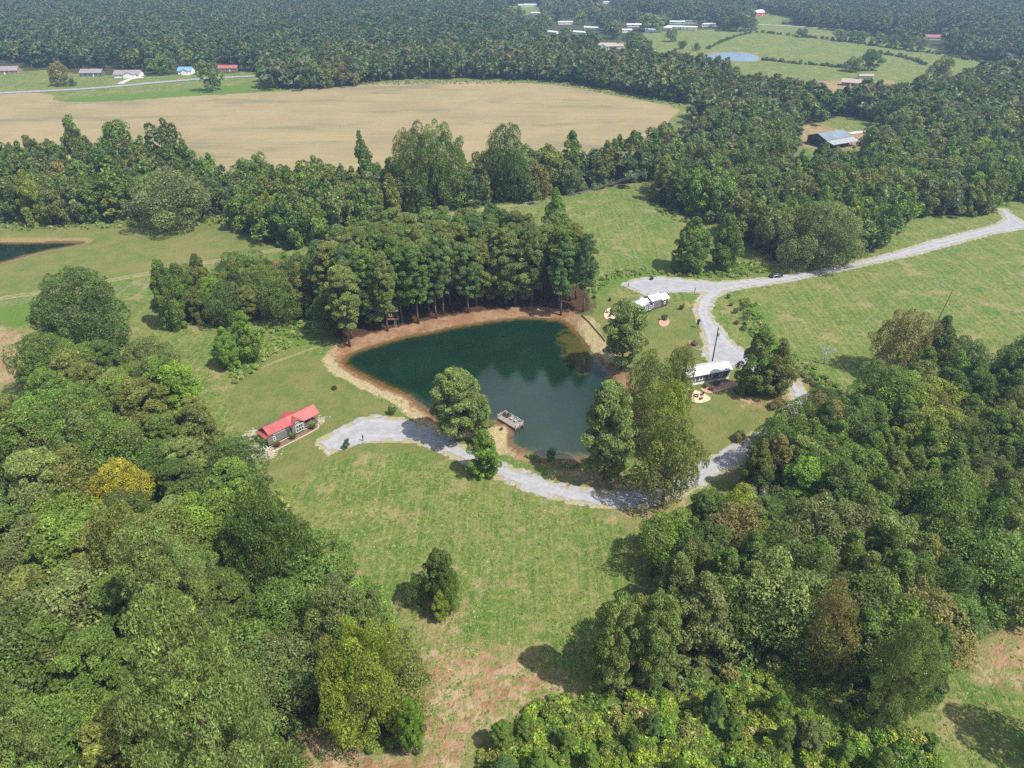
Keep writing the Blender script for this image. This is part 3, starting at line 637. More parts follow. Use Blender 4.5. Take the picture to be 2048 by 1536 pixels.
# trees one can point at
T('gum', 970, 950, 860, 62, 'bright green', 'bright green conical tree standing on the verge below the pond bank')
T('bushpine', 915, 880, 741, 104, 'sage green', 'large round pine shading the gravel drive beside the dock')
T('bushpine', 958, 882, 790, 60, 'sage green', 'smaller pine touching the large round pine beside the dock')
T('oak', 1102, 922, 896, 18, 'mid green', 'small bush at the lower shore of the pond')
T('bushpine', 1208, 958, 765, 112, 'sage green', 'grey green pine rising from the lower corner of the pond')
T('oak', 1324, 1012, 824, 112, 'olive green', 'tallest yellowing tree with its trunk at the bend of the drive')
T('oak', 1288, 842, 706, 88, 'olive green', 'olive tree on the shore between the pond and the white cottage')
T('oak', 1350, 822, 692, 62, 'olive green', 'slim tree beside the porch of the white roofed cottage')
T('oak', 1322, 905, 762, 84, 'yellow green', 'yellowish tree between the olive shore tree and the drive bend')
T('bushpine', 1243, 738, 602, 96, 'sage green', 'pine on the east shore in front of the white roofed cabin')
T('gum', 1503, 786, 655, 70, 'mid green', 'leafy tree at the end of the white roofed cottage')
T('gum', 1542, 790, 678, 66, 'olive green', 'olive twin of the leafy tree beyond the cottage')
T('bushpine', 884, 1216, 1100, 62, 'deep green', 'dark lone tree in the middle of the near field')
T('oak', 902, 1222, 1142, 42, 'mid green', 'leafier half of the lone tree in the near field')
T('oak', 842, 1212, 1150, 50, 'deep green', 'low dark bush leaning on the lone tree in the near field')
T('gum', 882, 1240, 1180, 32, 'yellow green', 'small yellowish sapling at the foot of the lone field tree')
T('gum', 1378, 540, 434, 74, 'mid green', 'broader of the two leafy trees above the gravel apron')
T('gum', 1446, 538, 431, 60, 'mid green', 'slimmer of the two leafy trees above the gravel apron')
T('gum', 1108, 505, 376, 48, 'bright green', 'tall slender bright tree behind the pine stand')
T('oak', 1783, 748, 622, 98, 'rusty brown', 'rust tinted tree at the corner of the right hand field')
T('gum', 1855, 745, 632, 58, 'deep green', 'dark pointed tree under the leaning pole')
T('bigoak', 178, 682, 541, 172, 'deep green', 'huge rounded dark oak beside the bare red soil')
T('gum', 462, 735, 655, 54, 'bright green', 'left one of two small leafy trees on the lawn edge')
T('gum', 502, 720, 622, 56, 'bright green', 'right one of two small leafy trees on the lawn edge')
T('oak', 424, 182, 119, 46, 'sage green', 'lone round tree on the green strip by the hay field', 1)
T('oak', 126, 171, 122, 40, 'rusty brown', 'reddish open tree in the yard beside the far road', 1)
T('oak', 146, 172, 156, 14, 'deep green', 'small dark bush beside the reddish yard tree', 1)
T('oak', 378, 133, 100, 36, 'yellow green', 'yellowish tree behind the blue roofed house', 1)
T('oak', 328, 148, 110, 54, 'mid green', 'wide green tree beside the blue roofed house', 1)
T('bigoak', 740, 1470, 1255, 170, 'yellow green', 'broad yellow green tree at the field corner of the lower wood')
T('bushpine', 832, 1512, 1400, 52, 'bright green', 'small bright pine at the edge of the bare ground')
T('bigpine', 385, 1330, 1045, 175, 'sage green', 'great pale pine towering in the middle of the lower left wood')
T('bigpine', 505, 1680, 1195, 250, 'sage green', 'enormous pale pine on the bottom margin of the lower left wood')
T('bigpine', 95, 1660, 1285, 200, 'sage green', 'broad pale pine in the bottom left corner')
T('bigoak', 560, 1190, 975, 150, 'deep green', 'big dark oak bulging over the near field edge')
T('oak', 295, 1205, 1010, 120, 'olive green', 'olive tinted oak between the golden tree and the great pale pine')
T('gum', 732, 392, 263, 34, 'mid green', 'thin tall tree rising alone against the hay field', 1)
T('bigoak', 872, 412, 241, 112, 'mid green', 'tallest broad tree of the creek wood against the hay field', 0)
T('oak', 822, 408, 256, 60, 'olive green', 'broad tree left of the tallest one in the creek wood', 0)
T('oak', 1012, 400, 249, 84, 'deep green', 'tall dark tree right of the tallest one in the creek wood', 0)
T('gum', 1140, 372, 262, 50, 'mid green', 'upright tree at the right shoulder of the hay field', 1)
T('oak', 170, 352, 228, 46, 'mid green', 'tallest tree of the west block below the hay field', 1)
T('oak', 262, 356, 236, 84, 'mid green', 'wide tree in the middle of the west block', 1)
T('oak', 345, 362, 238, 76, 'deep green', 'dark tree at the right end of the west block', 1)
T('oak', 352, 455, 338, 130, 'grey green', 'wide greyish oak hanging over the west meadow', 0)
T('bigoak', 1632, 530, 402, 150, 'grey green', 'great spreading oak beside the gravel road', 0)
T('oak', 2150, 1540, 1350, 150, 'deep green', 'dark tree at the bottom right margin throwing shade on the clearing', 0)
T('oak', 572, 172, 118, 40, 'olive green', 'first tree of the pale grove at the hay field end', 1)
T('gum', 600, 174, 108, 30, 'mid green', 'tallest pointed tree of the pale grove', 1)
T('oak', 628, 176, 116, 40, 'sage green', 'middle tree of the pale grove at the hay field end', 1)
T('gum', 655, 176, 120, 28, 'olive green', 'narrow tree of the pale grove', 1)
T('oak', 690, 172, 124, 46, 'rusty brown', 'last rounded tree of the pale grove', 1)
T('gum', 352, 655, 516, 58, 'mid green', 'tallest pointed tree at the west tip of the meadow row')
T('oak', 1532, 948, 838, 78, 'mid green', 'leafy tree hiding the middle of the lower drive')
T('gum', 1502, 985, 878, 60, 'olive green', 'upright tree where the lower drive slips behind the wood')
T('oak', 1572, 905, 800, 78, 'mid green', 'rounded tree hiding the drive below the reddish lawn bush')
T('oak', 1622, 868, 772, 66, 'deep green', 'dark tree below the drive bend at the corner of the right wood')
T('oak', 566, 645, 545, 74, 'mid green', 'rounded tree in the meadow row nearest the small leafy pair')
T('gum', 612, 632, 524, 58, 'olive green', 'upright olive tree joining the meadow row to the pines')
T('oak', 655, 612, 505, 84, 'mid green', 'tall broad tree at the west shoulder of the pine stand')
T('oak', 662, 668, 580, 66, 'deep green', 'low dark tree at the foot of the first pond pines')
T('oak', 268, 1030, 925, 92, 'golden yellow', 'golden tree glowing amid the dark lower wood')
T('oak', 232, 1078, 1005, 62, 'golden yellow', 'smaller golden tree below the large golden one')
T('bigoak', 700, 1330, 1165, 150, 'grey green', 'grey green spreading oak above the yellow green corner tree')
T('oak', 492, 992, 884, 122, 'deep green', 'dark oak whose crown hangs by the stony heap')
T('bushpine', 1215, 1385, 1190, 100, 'sage green', 'front pine at the tip of the lower right wood')
T('bushpine', 1298, 1375, 1195, 100, 'sage green', 'second pine at the tip of the lower right wood')
T('oak', 1620, 1350, 1175, 105, 'rusty brown', 'rust gold oak facing the bramble thicket')
T('bigpine', 1755, 1452, 1250, 120, 'sage green', 'pale feathery pine at the end of the lower right wood')
for (bx, by, ty, w_, lb, ti) in ((1341, 83, 57, 23, 'lone round tree high in the far pasture', 'mid green'), (1365, 98, 80, 18, 'small tree left of the pasture pond', 'deep green'), (1392, 101, 85, 15, 'smallest tree beside the pasture pond', 'deep green'),
        (1369, 146, 103, 27, 'open grey tree below the pasture pond', 'grey green'), (1262, 104, 60, 40, 'dark tree beside the tan roofed house', 'deep green'), (1276, 128, 74, 52, 'big dark tree in front of the tan roofed house', 'deep green'),
        (1602, 74, 56, 22, 'round shrub in the hedge of the far pasture', 'deep green'), (1680, 82, 58, 34, 'rounded tree at the middle of the pasture hedge', 'grey green'), (1709, 84, 60, 32, 'green tree at the middle of the pasture hedge', 'mid green'), (1722, 85, 61, 20, 'tall tree ending the pasture hedge clump', 'mid green'),
        (1755, 91, 66, 28, 'first rounded tree of the right pasture row', 'grey green'), (1783, 95, 68, 26, 'second rounded tree of the right pasture row', 'deep green'), (1808, 99, 68, 30, 'third rounded tree of the right pasture row', 'deep green'), (1836, 103, 74, 28, 'last tree of the right pasture row', 'olive green'),
        (1735, 140, 98, 42, 'dark half of the twin trees in the pasture', 'deep green'), (1706, 143, 112, 36, 'yellowish half of the twin trees in the pasture', 'olive green'), (1879, 166, 110, 45, 'wide lone tree at the pasture end', 'grey green'),
        (1496, 60, 35, 34, 'dark tree left of the red barn', 'deep green'), (1472, 62, 22, 44, 'tall dark tree behind the pasture corner', 'deep green'), (1300, 62, 26, 60, 'pale round tree among the mobile homes', 'sage green')):
    T('oak', bx, by, ty, w_, ti, lb, 1)

# woods: scatter in the ground plane, keep what shows
TAKEN = []
def scatter(poly, spacing, mix, hr, seed, wood, tints, far=False, excl=(), jit=.42):
    rng = np.random.RandomState(seed)
    yy = [p_[1] for p_ in poly]; ymax = min(1900, max(yy)); ymin = max(-60, min(yy))
    y0 = at(1024, ymax)[1]; y1 = at(1024, ymin)[1]; xm = max(abs(at(x_, max(y_, -60))[0]) for x_, y_ in poly)
    xm = min(xm, y1 * .95 + 60)
    gx, gy = np.meshgrid(np.arange(-xm, xm, spacing), np.arange(max(28, y0), y1, spacing))
    gx = gx + (np.arange(gx.shape[0]) % 2)[:, None] * spacing / 2
    Q = np.stack([gx.ravel(), gy.ravel()], 1) + rng.uniform(-jit, jit, (gx.size, 2)) * spacing
    px = proj_np(Q); k = inside_px(px, poly)
    for e in excl: k &= ~inside_px(px, e)
    Q = Q[k]; out = []
    if not len(Q): return out
    tp = proj_np(Q, 14.0); bp = proj_np(Q)
    m = 190 + 0 * tp[:, 0]
    v = (tp[:, 0] > -m) & (tp[:, 0] < 2048 + m) & (tp[:, 1] < 1536 + 230) & (bp[:, 1] > -45)
    Q = Q[v]
    v = (sdf(Q, POND, 10) > 1.5) & (sdfu(Q, ROAD, 12) > 3.5); Q = Q[v]
    clump_n = vnoise(Q, 26, seed + 5); hn = vnoise(Q, 15, seed + 9)
    for (x, y), cn_, h_ in zip(Q, clump_n, hn):
        t = rng.rand() * .7 + (cn_ * .5 + .5) * .3
        acc = 0; kind = mix[-1][0]
        for kk, pr_ in mix:
            acc += pr_
            if t < acc: kind = kk; break
        u = np.clip(.5 + .35 * h_ + rng.normal() * .22, 0, 1)
        h = (hr[0] + (hr[1] - hr[0]) * u) * {'oak': .95, 'gum': 1.0, 'pine': 1.12, 'bushpine': .95}[kind]
        H, Rr = SP[kind]; r = Rr * (h / H) ** .8 * rng.uniform(.85, 1.2) * {'left': 1.22, 'far': 1.0}.get(wood, 1.0)
        out.append(dict(kind=kind, x=x, y=y, h=h, r=r, tint=tints[rng.randint(len(tints))], wood=wood, size=h * scale_at(x, y)))
    return out
GT = ['deep green'] * 8 + ['mid green'] * 15 + ['olive green'] * 7 + ['bright green', 'sage green'] + ['grey green'] * 2 + ['yellow green', 'rusty brown', 'bright green', 'sage green']
PT = ['sage green'] * 2 + ['blue green', 'mid green', 'olive green']
ALL = []
ALL += scatter(W_LEFT, 8.0, (('oak', .52), ('bushpine', .24), ('gum', .24)), (11, 18), 1, 'left', GT)
ALL += scatter(W_RIGHT, 6.0, (('gum', .55), ('oak', .3), ('bushpine', .15)), (11, 18), 2, 'right', GT)
ALL += scatter(W_PINE, 5.4, (('pine', .8), ('bushpine', .2)), (19, 24), 3, 'pine', PT)
ALL += scatter(W_ROW, 5.0, (('gum', .55), ('oak', .30), ('bushpine', .15)), (10, 16), 4, 'row', GT)
ALL += scatter(W_MID, 6.8, (('oak', .5), ('gum', .42), ('pine', .08)), (11, 22), 5, 'mid', GT)
ALL += scatter(W_NE, 7.6, (('oak', .6), ('gum', .25), ('pine', .15)), (14, 20), 6, 'ne', GT, excl=(NE_CLEAR,))
ALL += scatter(W_HEDGE, 8.0, (('oak', .6), ('gum', .25), ('pine', .15)), (14, 21), 7, 'hedge', GT)
# small pines and saplings standing up out of the brambles
_r = random.Random(5); _n = 0
for (a, b, h_, w_, k_, ti) in ((1005, 1500, 70, 60, 'bushpine', 'mid green'), (1050, 1480, 60, 52, 'bushpine', 'mid green'), (1010, 1580, 80, 66, 'bushpine', 'blue green'), (1075, 1560, 70, 60, 'bushpine', 'mid green'), (1130, 1500, 52, 44, 'bushpine', 'mid green'), (1120, 1600, 75, 56, 'bushpine', 'blue green'),
        (1180, 1540, 56, 44, 'gum', 'bright green'), (1260, 1500, 60, 36, 'gum', 'deep green'), (1300, 1470, 56, 40, 'bushpine', 'blue green'), (1420, 1440, 84, 50, 'gum', 'blue green'), (1460, 1480, 60, 44, 'bushpine', 'mid green'), (1545, 1440, 80, 48, 'gum', 'bright green'), (1560, 1495, 64, 46, 'gum', 'mid green'),
        (1610, 1500, 70, 62, 'bushpine', 'grey green'), (1350, 1560, 60, 46, 'oak', 'mid green'), (1480, 1570, 60, 50, 'gum', 'mid green'), (1680, 1530, 56, 44, 'gum', 'bright green'), (1745, 1560, 80, 60, 'bushpine', 'mid green')):
    T(k_, a, b, b - h_ * .72, w_ * .85, ti, 'placeholder')['_th'] = _n; _n += 1
_th = sorted([o for o in COL.objects if '_th' in o.keys()], key=lambda o: proj(o.location.x, o.location.y, 0)[0])
for _i, o in enumerate(_th):
    w_ = ('first second third fourth fifth sixth seventh eighth ninth tenth eleventh twelfth thirteenth fourteenth fifteenth sixteenth seventeenth eighteenth'.split())[_i]
    o['label'] = f"{w_} from left of the young trees standing up out of the bramble thicket"; o['group'] = 'young trees in the bramble thicket'; del o['_th']
named = np.array([(o.location.x, o.location.y, o.scale.x * 5.5) for o in COL.objects if o.get('category') == 'tree'])
SHOWN = {'left': 'left', }
def near_named(t, d): return np.hypot(named[:, 0] - t['x'], named[:, 1] - t['y'] - 0).__sub__(named[:, 2] * .55).min() < d
BLD = [at(590, 868), at(1415, 765), at(1300, 605), at(1655, 290), at(785, 640)]
ALL = [t for t in ALL if not near_named(t, 1.3) and min(math.dist((t['x'], t['y']), b) for b in BLD) > (7 if t['wood'] != 'pine' else 3.2)]
# the buildings the photograph shows are not hidden: drop the trees that would stand in front of them
RECT = [(1606, 1712, 262, 299), (1590, 1612, 288, 304), (160, 206, 136, 156), (228, 286, 138, 158), (350, 388, 130, 150), (436, 476, 130, 146), (0, 36, 125, 152), (1196, 1250, 80, 101), (1506, 1536, 18, 34), (1845, 1886, 70, 84), (1660, 1705, 162, 180),
        (1716, 1752, 148, 160)] + [(a - 9, a + 9, b - 7, b) for a, b in ((1044, 14), (1061, 13), (1212, 8), (1071, 30), (1131, 49), (1104, 69), (1154, 69), (1183, 60), (1269, 54), (1287, 53), (1254, 65), (1306, 64), (1327, 60), (1349, 58), (1354, 48), (1378, 47), (1378, 59), (1418, 53))]
def hides(t):
    u, v = proj(t['x'], t['y'], 0)
    if v > 420: return False
    s_ = scale_at(t['x'], t['y']); top = proj(t['x'], t['y'], t['h'])[1]; rr_ = t['r'] * s_ * .8
    return any(u + rr_ > a and u - rr_ < b and top < d - .35 * (d - c) and v > c for a, b, c, d in RECT)
ALL = [t for t in ALL if not hides(t)]
limit = {'oak': 262, 'gum': 288, 'pine': 250, 'bushpine': 230}
single, mass = [], []
cnt = {k: 0 for k in limit}
for t in sorted(ALL, key=lambda t: -t['size']):
    vis = proj(t['x'], t['y'], t['h'] * .8); inv = -60 < vis[0] < 2108 and vis[1] < 1590
    if cnt[t['kind']] < limit[t['kind']] and inv: cnt[t['kind']] += 1; single.append(t)
    else: mass.append(t)
# labels for the single trees
ANCH = {'left': [(60, 800, 'below the bare red soil'), (250, 780, 'under the huge rounded oak'), (420, 900, 'behind the red roofed cabin'), (150, 950, 'left of the golden trees'), (380, 1050, 'right of the golden trees'), (560, 1120, 'along the near field edge'),
                 (80, 1150, 'low on the left margin'), (260, 1250, 'below the golden trees'), (470, 1280, 'beside the grey green oak'), (80, 1400, 'in the bottom left corner'), (280, 1450, 'on the bottom margin below the golden trees'), (500, 1480, 'beside the yellow green corner tree')],
        'right': [(1250, 1300, 'at the tip of the lower right wood'), (1380, 1120, 'where the drive enters the right wood'), (1380, 1290, 'behind the two tip pines'), (1520, 1000, 'near the bend of the drive'), (1520, 1180, 'behind the rust gold oak'), (1650, 920, 'right of the hidden drive'), (1700, 1080, 'deep in the right wood'),
                  (1700, 1280, 'above the pale feathery pine'), (1820, 860, 'under the leaning pole'), (1850, 1020, 'right of the wood centre'), (1880, 1220, 'above the bottom right clearing'), (2000, 900, 'at the right margin by the field'), (2010, 1080, 'on the right margin halfway down'), (2010, 1230, 'on the right margin by the clearing')],
        'pine': [(710, 660, 'at the west end of the pond stand'), (800, 640, 'around the dark tree house'), (780, 570, 'in the back west of the pond stand'), (900, 620, 'west of the middle of the pond stand'), (920, 560, 'in the back middle of the pond stand'), (1010, 610, 'above the middle of the red bank'), (1060, 560, 'in the back east of the pond stand'), (1120, 610, 'at the algae corner of the pond'), (1170, 600, 'at the east end of the pond stand')],
        'row': [(380, 630, 'at the pointed end of the meadow row'), (470, 620, 'in the middle of the meadow row'), (560, 600, 'by the pine end of the meadow row'), (660, 580, 'joining the pond pines to the meadow row')],
        'mid': [(40, 420, 'behind the dark west pond'), (180, 410, 'behind the west meadow'), (300, 410, 'in the west block below the hay field'), (420, 410, 'at the corner of the west meadow'), (530, 450, 'where the farm track meets the wood'), (620, 440, 'left of the wires in the creek wood'), (720, 420, 'behind the west pond pines'), (820, 400, 'behind the pond stand in the creek wood'),
                (920, 385, 'above the wires in the creek wood'), (1020, 375, 'beyond the slender bright tree'), (1120, 365, 'in the creek wood over the meadow'), (1220, 350, 'left of the wooden pole in the creek wood'), (1320, 300, 'at the east tip of the hay field')],
        'ne': [(1350, 400, 'above the two leafy field trees'), (1450, 440, 'behind the slimmer leafy field tree'), (1530, 500, 'above the parked car'), (1620, 500, 'hanging over the gravel road'), (1710, 490, 'where the road leaves the wood shade'), (1430, 370, 'in the east wood near the wooden pole'), (1540, 420, 'in the east wood above the car'), (1650, 420, 'in the east wood above the road'), (1760, 420, 'in the east wood by the small clearing'), (1880, 420, 'above the fenced strip'), (1980, 400, 'by the road fork'),
               (1450, 300, 'west of the barn'), (1560, 340, 'just below the barn clearing'), (1680, 350, 'in front of the barn'), (1800, 350, 'right of the barn'), (1930, 340, 'on the right above the road fork'), (1430, 240, 'between hay field and barn'), (1540, 240, 'behind the barn to the left'), (1680, 225, 'behind the barn'), (1820, 270, 'behind the barn to the right'), (1960, 230, 'right of the pasture end')],
        'hedge': [(620, 165, 'at the west end of the hay field edge'), (850, 155, 'on the far edge of the hay field'), (1100, 160, 'on the north edge of the hay field'), (1300, 180, 'on the east edge of the hay field')]}
WORDN = {'oak': 'broadleaf', 'gum': 'upright tree', 'pine': 'tall pine', 'bushpine': 'bushy pine'}
ORD = 'first second third fourth fifth sixth seventh eighth ninth tenth eleventh twelfth thirteenth fourteenth fifteenth sixteenth seventeenth eighteenth nineteenth twentieth'.split()
cells = {}
for t in single:
    u, v = proj(t['x'], t['y'], 0); a = min(ANCH[t['wood']], key=lambda a: (a[0] - u) ** 2 + (a[1] - v) ** 2 * 1.6)
    t['u'] = proj(t['x'], t['y'], t['h'])[0]; t['key'] = (t['wood'], t['kind'], t['tint'], a[2]); cells.setdefault(t['key'], []).append(t)
WG = {'left': 'trees of the lower left wood', 'right': 'trees of the lower right wood', 'pine': 'pines of the stand behind the pond', 'row': 'trees of the meadow row', 'mid': 'trees of the creek wood below the hay field', 'ne': 'trees of the east wood around the barn', 'hedge': 'trees edging the hay field'}
for key, ts in cells.items():
    ts.sort(key=lambda t: t['u'])
    for i, t in enumerate(ts):
        base = f"{t['tint']} {WORDN[t['kind']]} {key[3]}"
        if len(ts) == 1: pass
        elif i == 0: base = 'leftmost ' + base
        elif i == len(ts) - 1: base = 'rightmost ' + base
        else: base += f", {ORD[min(i, 19)]} from left"
        lod = 0 if t['wood'] in ('left', 'right', 'pine', 'row') or t['size'] > 105 else 1
        tree(t['kind'], t['x'], t['y'], t['h'], t['r'], t['tint'], base, WG[t['wood']], lod)

# far woodland and other uncountable growth: points with real trees instanced on them
def far_proto(kind, lod, seed, mat):
    pr, mb = make_proto(kind, lod, seed); me = whole_mesh('woodland_tree', pr, mb, mat, M['bark'])
    return bpy.data.objects.new('woodland_tree', me)
def instancer(name, pts, idx, scl, rot, protos, label):
    n = len(pts); me = bpy.data.meshes.new(name); me.vertices.add(n); me.vertices.foreach_set('co', np.asarray(pts, np.float32).ravel())
    a = me.attributes.new('pick', 'INT', 'POINT'); a.data.foreach_set('value', np.asarray(idx, np.int32))
    a = me.attributes.new('grow', 'FLOAT_VECTOR', 'POINT'); a.data.foreach_set('vector', np.asarray(scl, np.float32).ravel())
    a = me.attributes.new('turn', 'FLOAT_VECTOR', 'POINT'); a.data.foreach_set('vector', np.asarray(rot, np.float32).ravel())
    ng = bpy.data.node_groups.new(name, 'GeometryNodeTree')
    ng.interface.new_socket('Geometry', in_out='INPUT', socket_type='NodeSocketGeometry'); ng.interface.new_socket('Geometry', in_out='OUTPUT', socket_type='NodeSocketGeometry')
    gi = ng.nodes.new('NodeGroupInput'); go = ng.nodes.new('NodeGroupOutput'); jn = ng.nodes.new('GeometryNodeJoinGeometry')
    def na(nm, ty):
        q = ng.nodes.new('GeometryNodeInputNamedAttribute'); q.data_type = ty; q.inputs[0].default_value = nm; return q.outputs[0]
    pk = na('pick', 'INT'); gr = na('grow', 'FLOAT_VECTOR'); tn = na('turn', 'FLOAT_VECTOR')
    for i, po in enumerate(protos):
        cp = ng.nodes.new('FunctionNodeCompare'); cp.data_type = 'INT'; cp.operation = 'EQUAL'
        ng.links.new(pk, cp.inputs[2]); cp.inputs[3].default_value = i
        oi = ng.nodes.new('GeometryNodeObjectInfo'); oi.inputs['Object'].default_value = po
        ip = ng.nodes.new('GeometryNodeInstanceOnPoints')
        ng.links.new(gi.outputs[0], ip.inputs['Points']); ng.links.new(cp.outputs[0], ip.inputs['Selection']); ng.links.new(oi.outputs['Geometry'], ip.inputs['Instance'])
        ng.links.new(tn, ip.inputs['Rotation']); ng.links.new(gr, ip.inputs['Scale']); ng.links.new(ip.outputs[0], jn.inputs[0])
    ng.links.new(jn.outputs[0], go.inputs[0])
    o = link(name, me); md = o.modifiers.new('scatter', 'NODES'); md.node_group = ng
    return tag(o, label, None, None, 'stuff')
protos = [far_proto('oak', 1, 901, m_leaf_far), far_proto('gum', 1, 902, m_leaf_far), far_proto('pine', 1, 903, m_pine_far), far_proto('bushpine', 1, 904, m_pine_far)] + \
         [far_proto('oak', 2, 911, m_leaf_far), far_proto('oak', 2, 912, m_leaf_far), far_proto('gum', 2, 913, m_leaf_far), far_proto('pine', 2, 914, m_pine_far), far_proto('bushpine', 2, 915, m_pine_far), far_proto('pine', 2, 916, m_pine_far), far_proto('oak', 0, 921, m_leaf_far), far_proto('gum', 0, 922, m_leaf_far), far_proto('bushpine', 0, 923, m_pine_far)]
far_t = scatter([(-1800, 142), (0, 138), (90, 134), (150, 142), (300, 143), (420, 142), (545, 150), (1000, 112), (1200, 128), (1215, 110), (1900, 110), (2040, 130), (3800, 150), (3800, -60), (-1800, -60)], 10.2, (('oak', .34), ('gum', .12), ('pine', .54)), (13, 20), 21, 'far', GT,
                excl=(PASTURE, TOWNF, TOWN, YARD_L, NE_CLEAR, [(1030, 168), (1080, 168), (1030, 160)]))
far_t += scatter(TOWN, 22, (('oak', .8), ('gum', .2)), (12, 18), 22, 'far', GT, jit=.5)
far_t = [t for t in far_t if not hides(t)]
mass_pts = [dict(t, lod=0 if t['size'] > 105 else 1 if t['size'] > 60 else 2) for t in mass] + [dict(t, lod=2) for t in far_t]
FAR_HOUSES = [at(180, 150), at(258, 153), at(368, 147), at(453, 141), at(1215, 100), at(1520, 30), at(1865, 80), at(15, 150)]
mass_pts = [t for t in mass_pts if min(math.dist((t['x'], t['y']), b) for b in FAR_HOUSES) > 17]
prng = np.random.RandomState(77)
idx = []
for t in mass_pts:
    if t['lod'] == 0: idx.append({'oak': 10, 'gum': 11, 'pine': 12, 'bushpine': 12}[t['kind']])
    elif t['lod'] == 1: idx.append({'oak': 0, 'gum': 1, 'pine': 2, 'bushpine': 3}[t['kind']])
    else: idx.append({'oak': prng.choice([4, 5]), 'gum': 6, 'pine': prng.choice([7, 9]), 'bushpine': 8}[t['kind']])
pts = np.array([(t['x'], t['y']) for t in mass_pts]); zs = ground_z(pts)
scl = np.array([(t['r'] / SP[t['kind']][1] * (1.4 if t['lod'] == 2 else 1),) * 2 + (t['h'] / SP[t['kind']][0],) for t in mass_pts])
instancer('distant_woodland', np.column_stack([pts, zs]), idx, scl, np.column_stack([np.zeros(len(pts)), np.zeros(len(pts)), prng.rand(len(pts)) * 6.28]), protos, 'far woods that run on to the horizon')

# brush, undergrowth and weeds
def clump_proto(name, n, Rr, h, size, asp, mat, seed, nl=9):
    rng = np.random.RandomState(seed); a = rng.rand(nl) * 6.28; q = np.sqrt(rng.rand(nl)) * Rr * .7
    L = np.stack([q * np.cos(a), q * np.sin(a), h * (.25 + .5 * rng.rand(nl))], 1); lr = Rr * (.3 + .25 * rng.rand(nl))
    V, Fq, tone, dry = lobes_to_cards(L, lr, n, size, asp, rng, min(1.2, h / Rr * .8), .5, .03)
    return bpy.data.objects.new(name, mesh_np(name, V, Fq, mat, False, attrs={'tone': ('FACE', tone), 'dry': ('FACE', dry)}))
def spread(poly, spacing, seed, jit=.5, excl=()):
    rng = np.random.RandomState(seed); A = np.array([at(*q) for q in poly]); lo, hi = A.min(0), A.max(0)
    gx, gy = np.meshgrid(np.arange(lo[0], hi[0], spacing), np.arange(lo[1], hi[1], spacing))
    Q = np.stack([gx.ravel(), gy.ravel()], 1) + rng.uniform(-jit, jit, (gx.size, 2)) * spacing
    px = proj_np(Q); k = inside_px(px, poly) & (px[:, 0] > -120) & (px[:, 0] < 2170) & (px[:, 1] < 1640)
    for e in excl: k &= ~inside_px(px, e)
    Q = Q[k]; return Q[(sdf(Q, POND, 6) > .6) & (sdfu(Q, ROAD, 6) > .5)]
def spread_obj(name, Q, protos, smin, smax, label, seed, zs=1.0):
    rng = np.random.RandomState(seed); n = len(Q); s = rng.uniform(smin, smax, n)
    instancer(name, np.column_stack([Q, ground_z(Q) - .05]), rng.randint(0, len(protos), n), np.column_stack([s, s, s * zs * rng.uniform(.7, 1.3, n)]), np.column_stack([np.zeros(n), np.zeros(n), rng.rand(n) * 6.28]), protos, label)
THICK = [(975, 1475), (1040, 1440), (1090, 1400), (1170, 1390), (1250, 1405), (1380, 1375), (1480, 1340), (1560, 1310), (1640, 1345), (1720, 1400), (1800, 1470), (1870, 1480), (1890, 1560), (1880, 1760), (960, 1760), (960, 1520)]
THQ = spread(THICK, 1.35, 31); THQ = THQ[vnoise(THQ, 4.0, 33) > -.62]
br = [clump_proto('brush_clump', 900, 1.5, 1.6, .16, .7, m_brush, 500 + i) for i in range(4)]
spread_obj('bramble_thicket', THQ, br, .35, 1.25, 'dense bright green bramble thicket along the bottom margin', 32)
un = [clump_proto('undergrowth_clump', 420, 1.6, 1.8, .24, .7, m_under, 520 + i) for i in range(3)]
uq = np.concatenate([spread(W_LEFT, 3.4, 33), spread(W_RIGHT, 3.2, 34), spread(W_ROW, 3.0, 35), spread(W_MID, 4.5, 36), spread(W_NE, 6.0, 37, excl=(NE_CLEAR,))])
spread_obj('woodland_undergrowth', uq, un, .6, 1.3, 'low leafy undergrowth beneath the woods', 38)
wd = [clump_proto('weed_tuft', 26, .30, .28, .10, .45, m_weed, 540 + i, 3) for i in range(4)]
FIELD_N = [(560, 985), (640, 940), (760, 912), (860, 925), (1000, 985), (1150, 1030), (1300, 1050), (1290, 1150), (1200, 1280), (1150, 1380), (1040, 1440), (970, 1540), (870, 1560), (850, 1300), (760, 1220), (660, 1180), (600, 1080)]
wq = spread(FIELD_N, .62, 41); wq = wq[(vnoise(wq, 2.2, 42) + .5 * vnoise(wq, .8, 43) + .3 * vnoise(wq, 9, 44)) > .0]
w2 = spread([(1850, 1480), (1830, 1390), (1920, 1330), (2048, 1240), (2170, 1240), (2170, 1640), (1850, 1640)], .8, 45); w2 = w2[vnoise(w2, 2.5, 46) > 0]
spread_obj('field_weeds', np.concatenate([wq, w2]), wd, .5, 1.3, 'ragged weeds and grass tufts of the near field', 47, .6)
rough = [clump_proto('rough_clump', 160, .7, .7, .14, .6, m_weed, 560 + i, 5) for i in range(3)]
rq = []
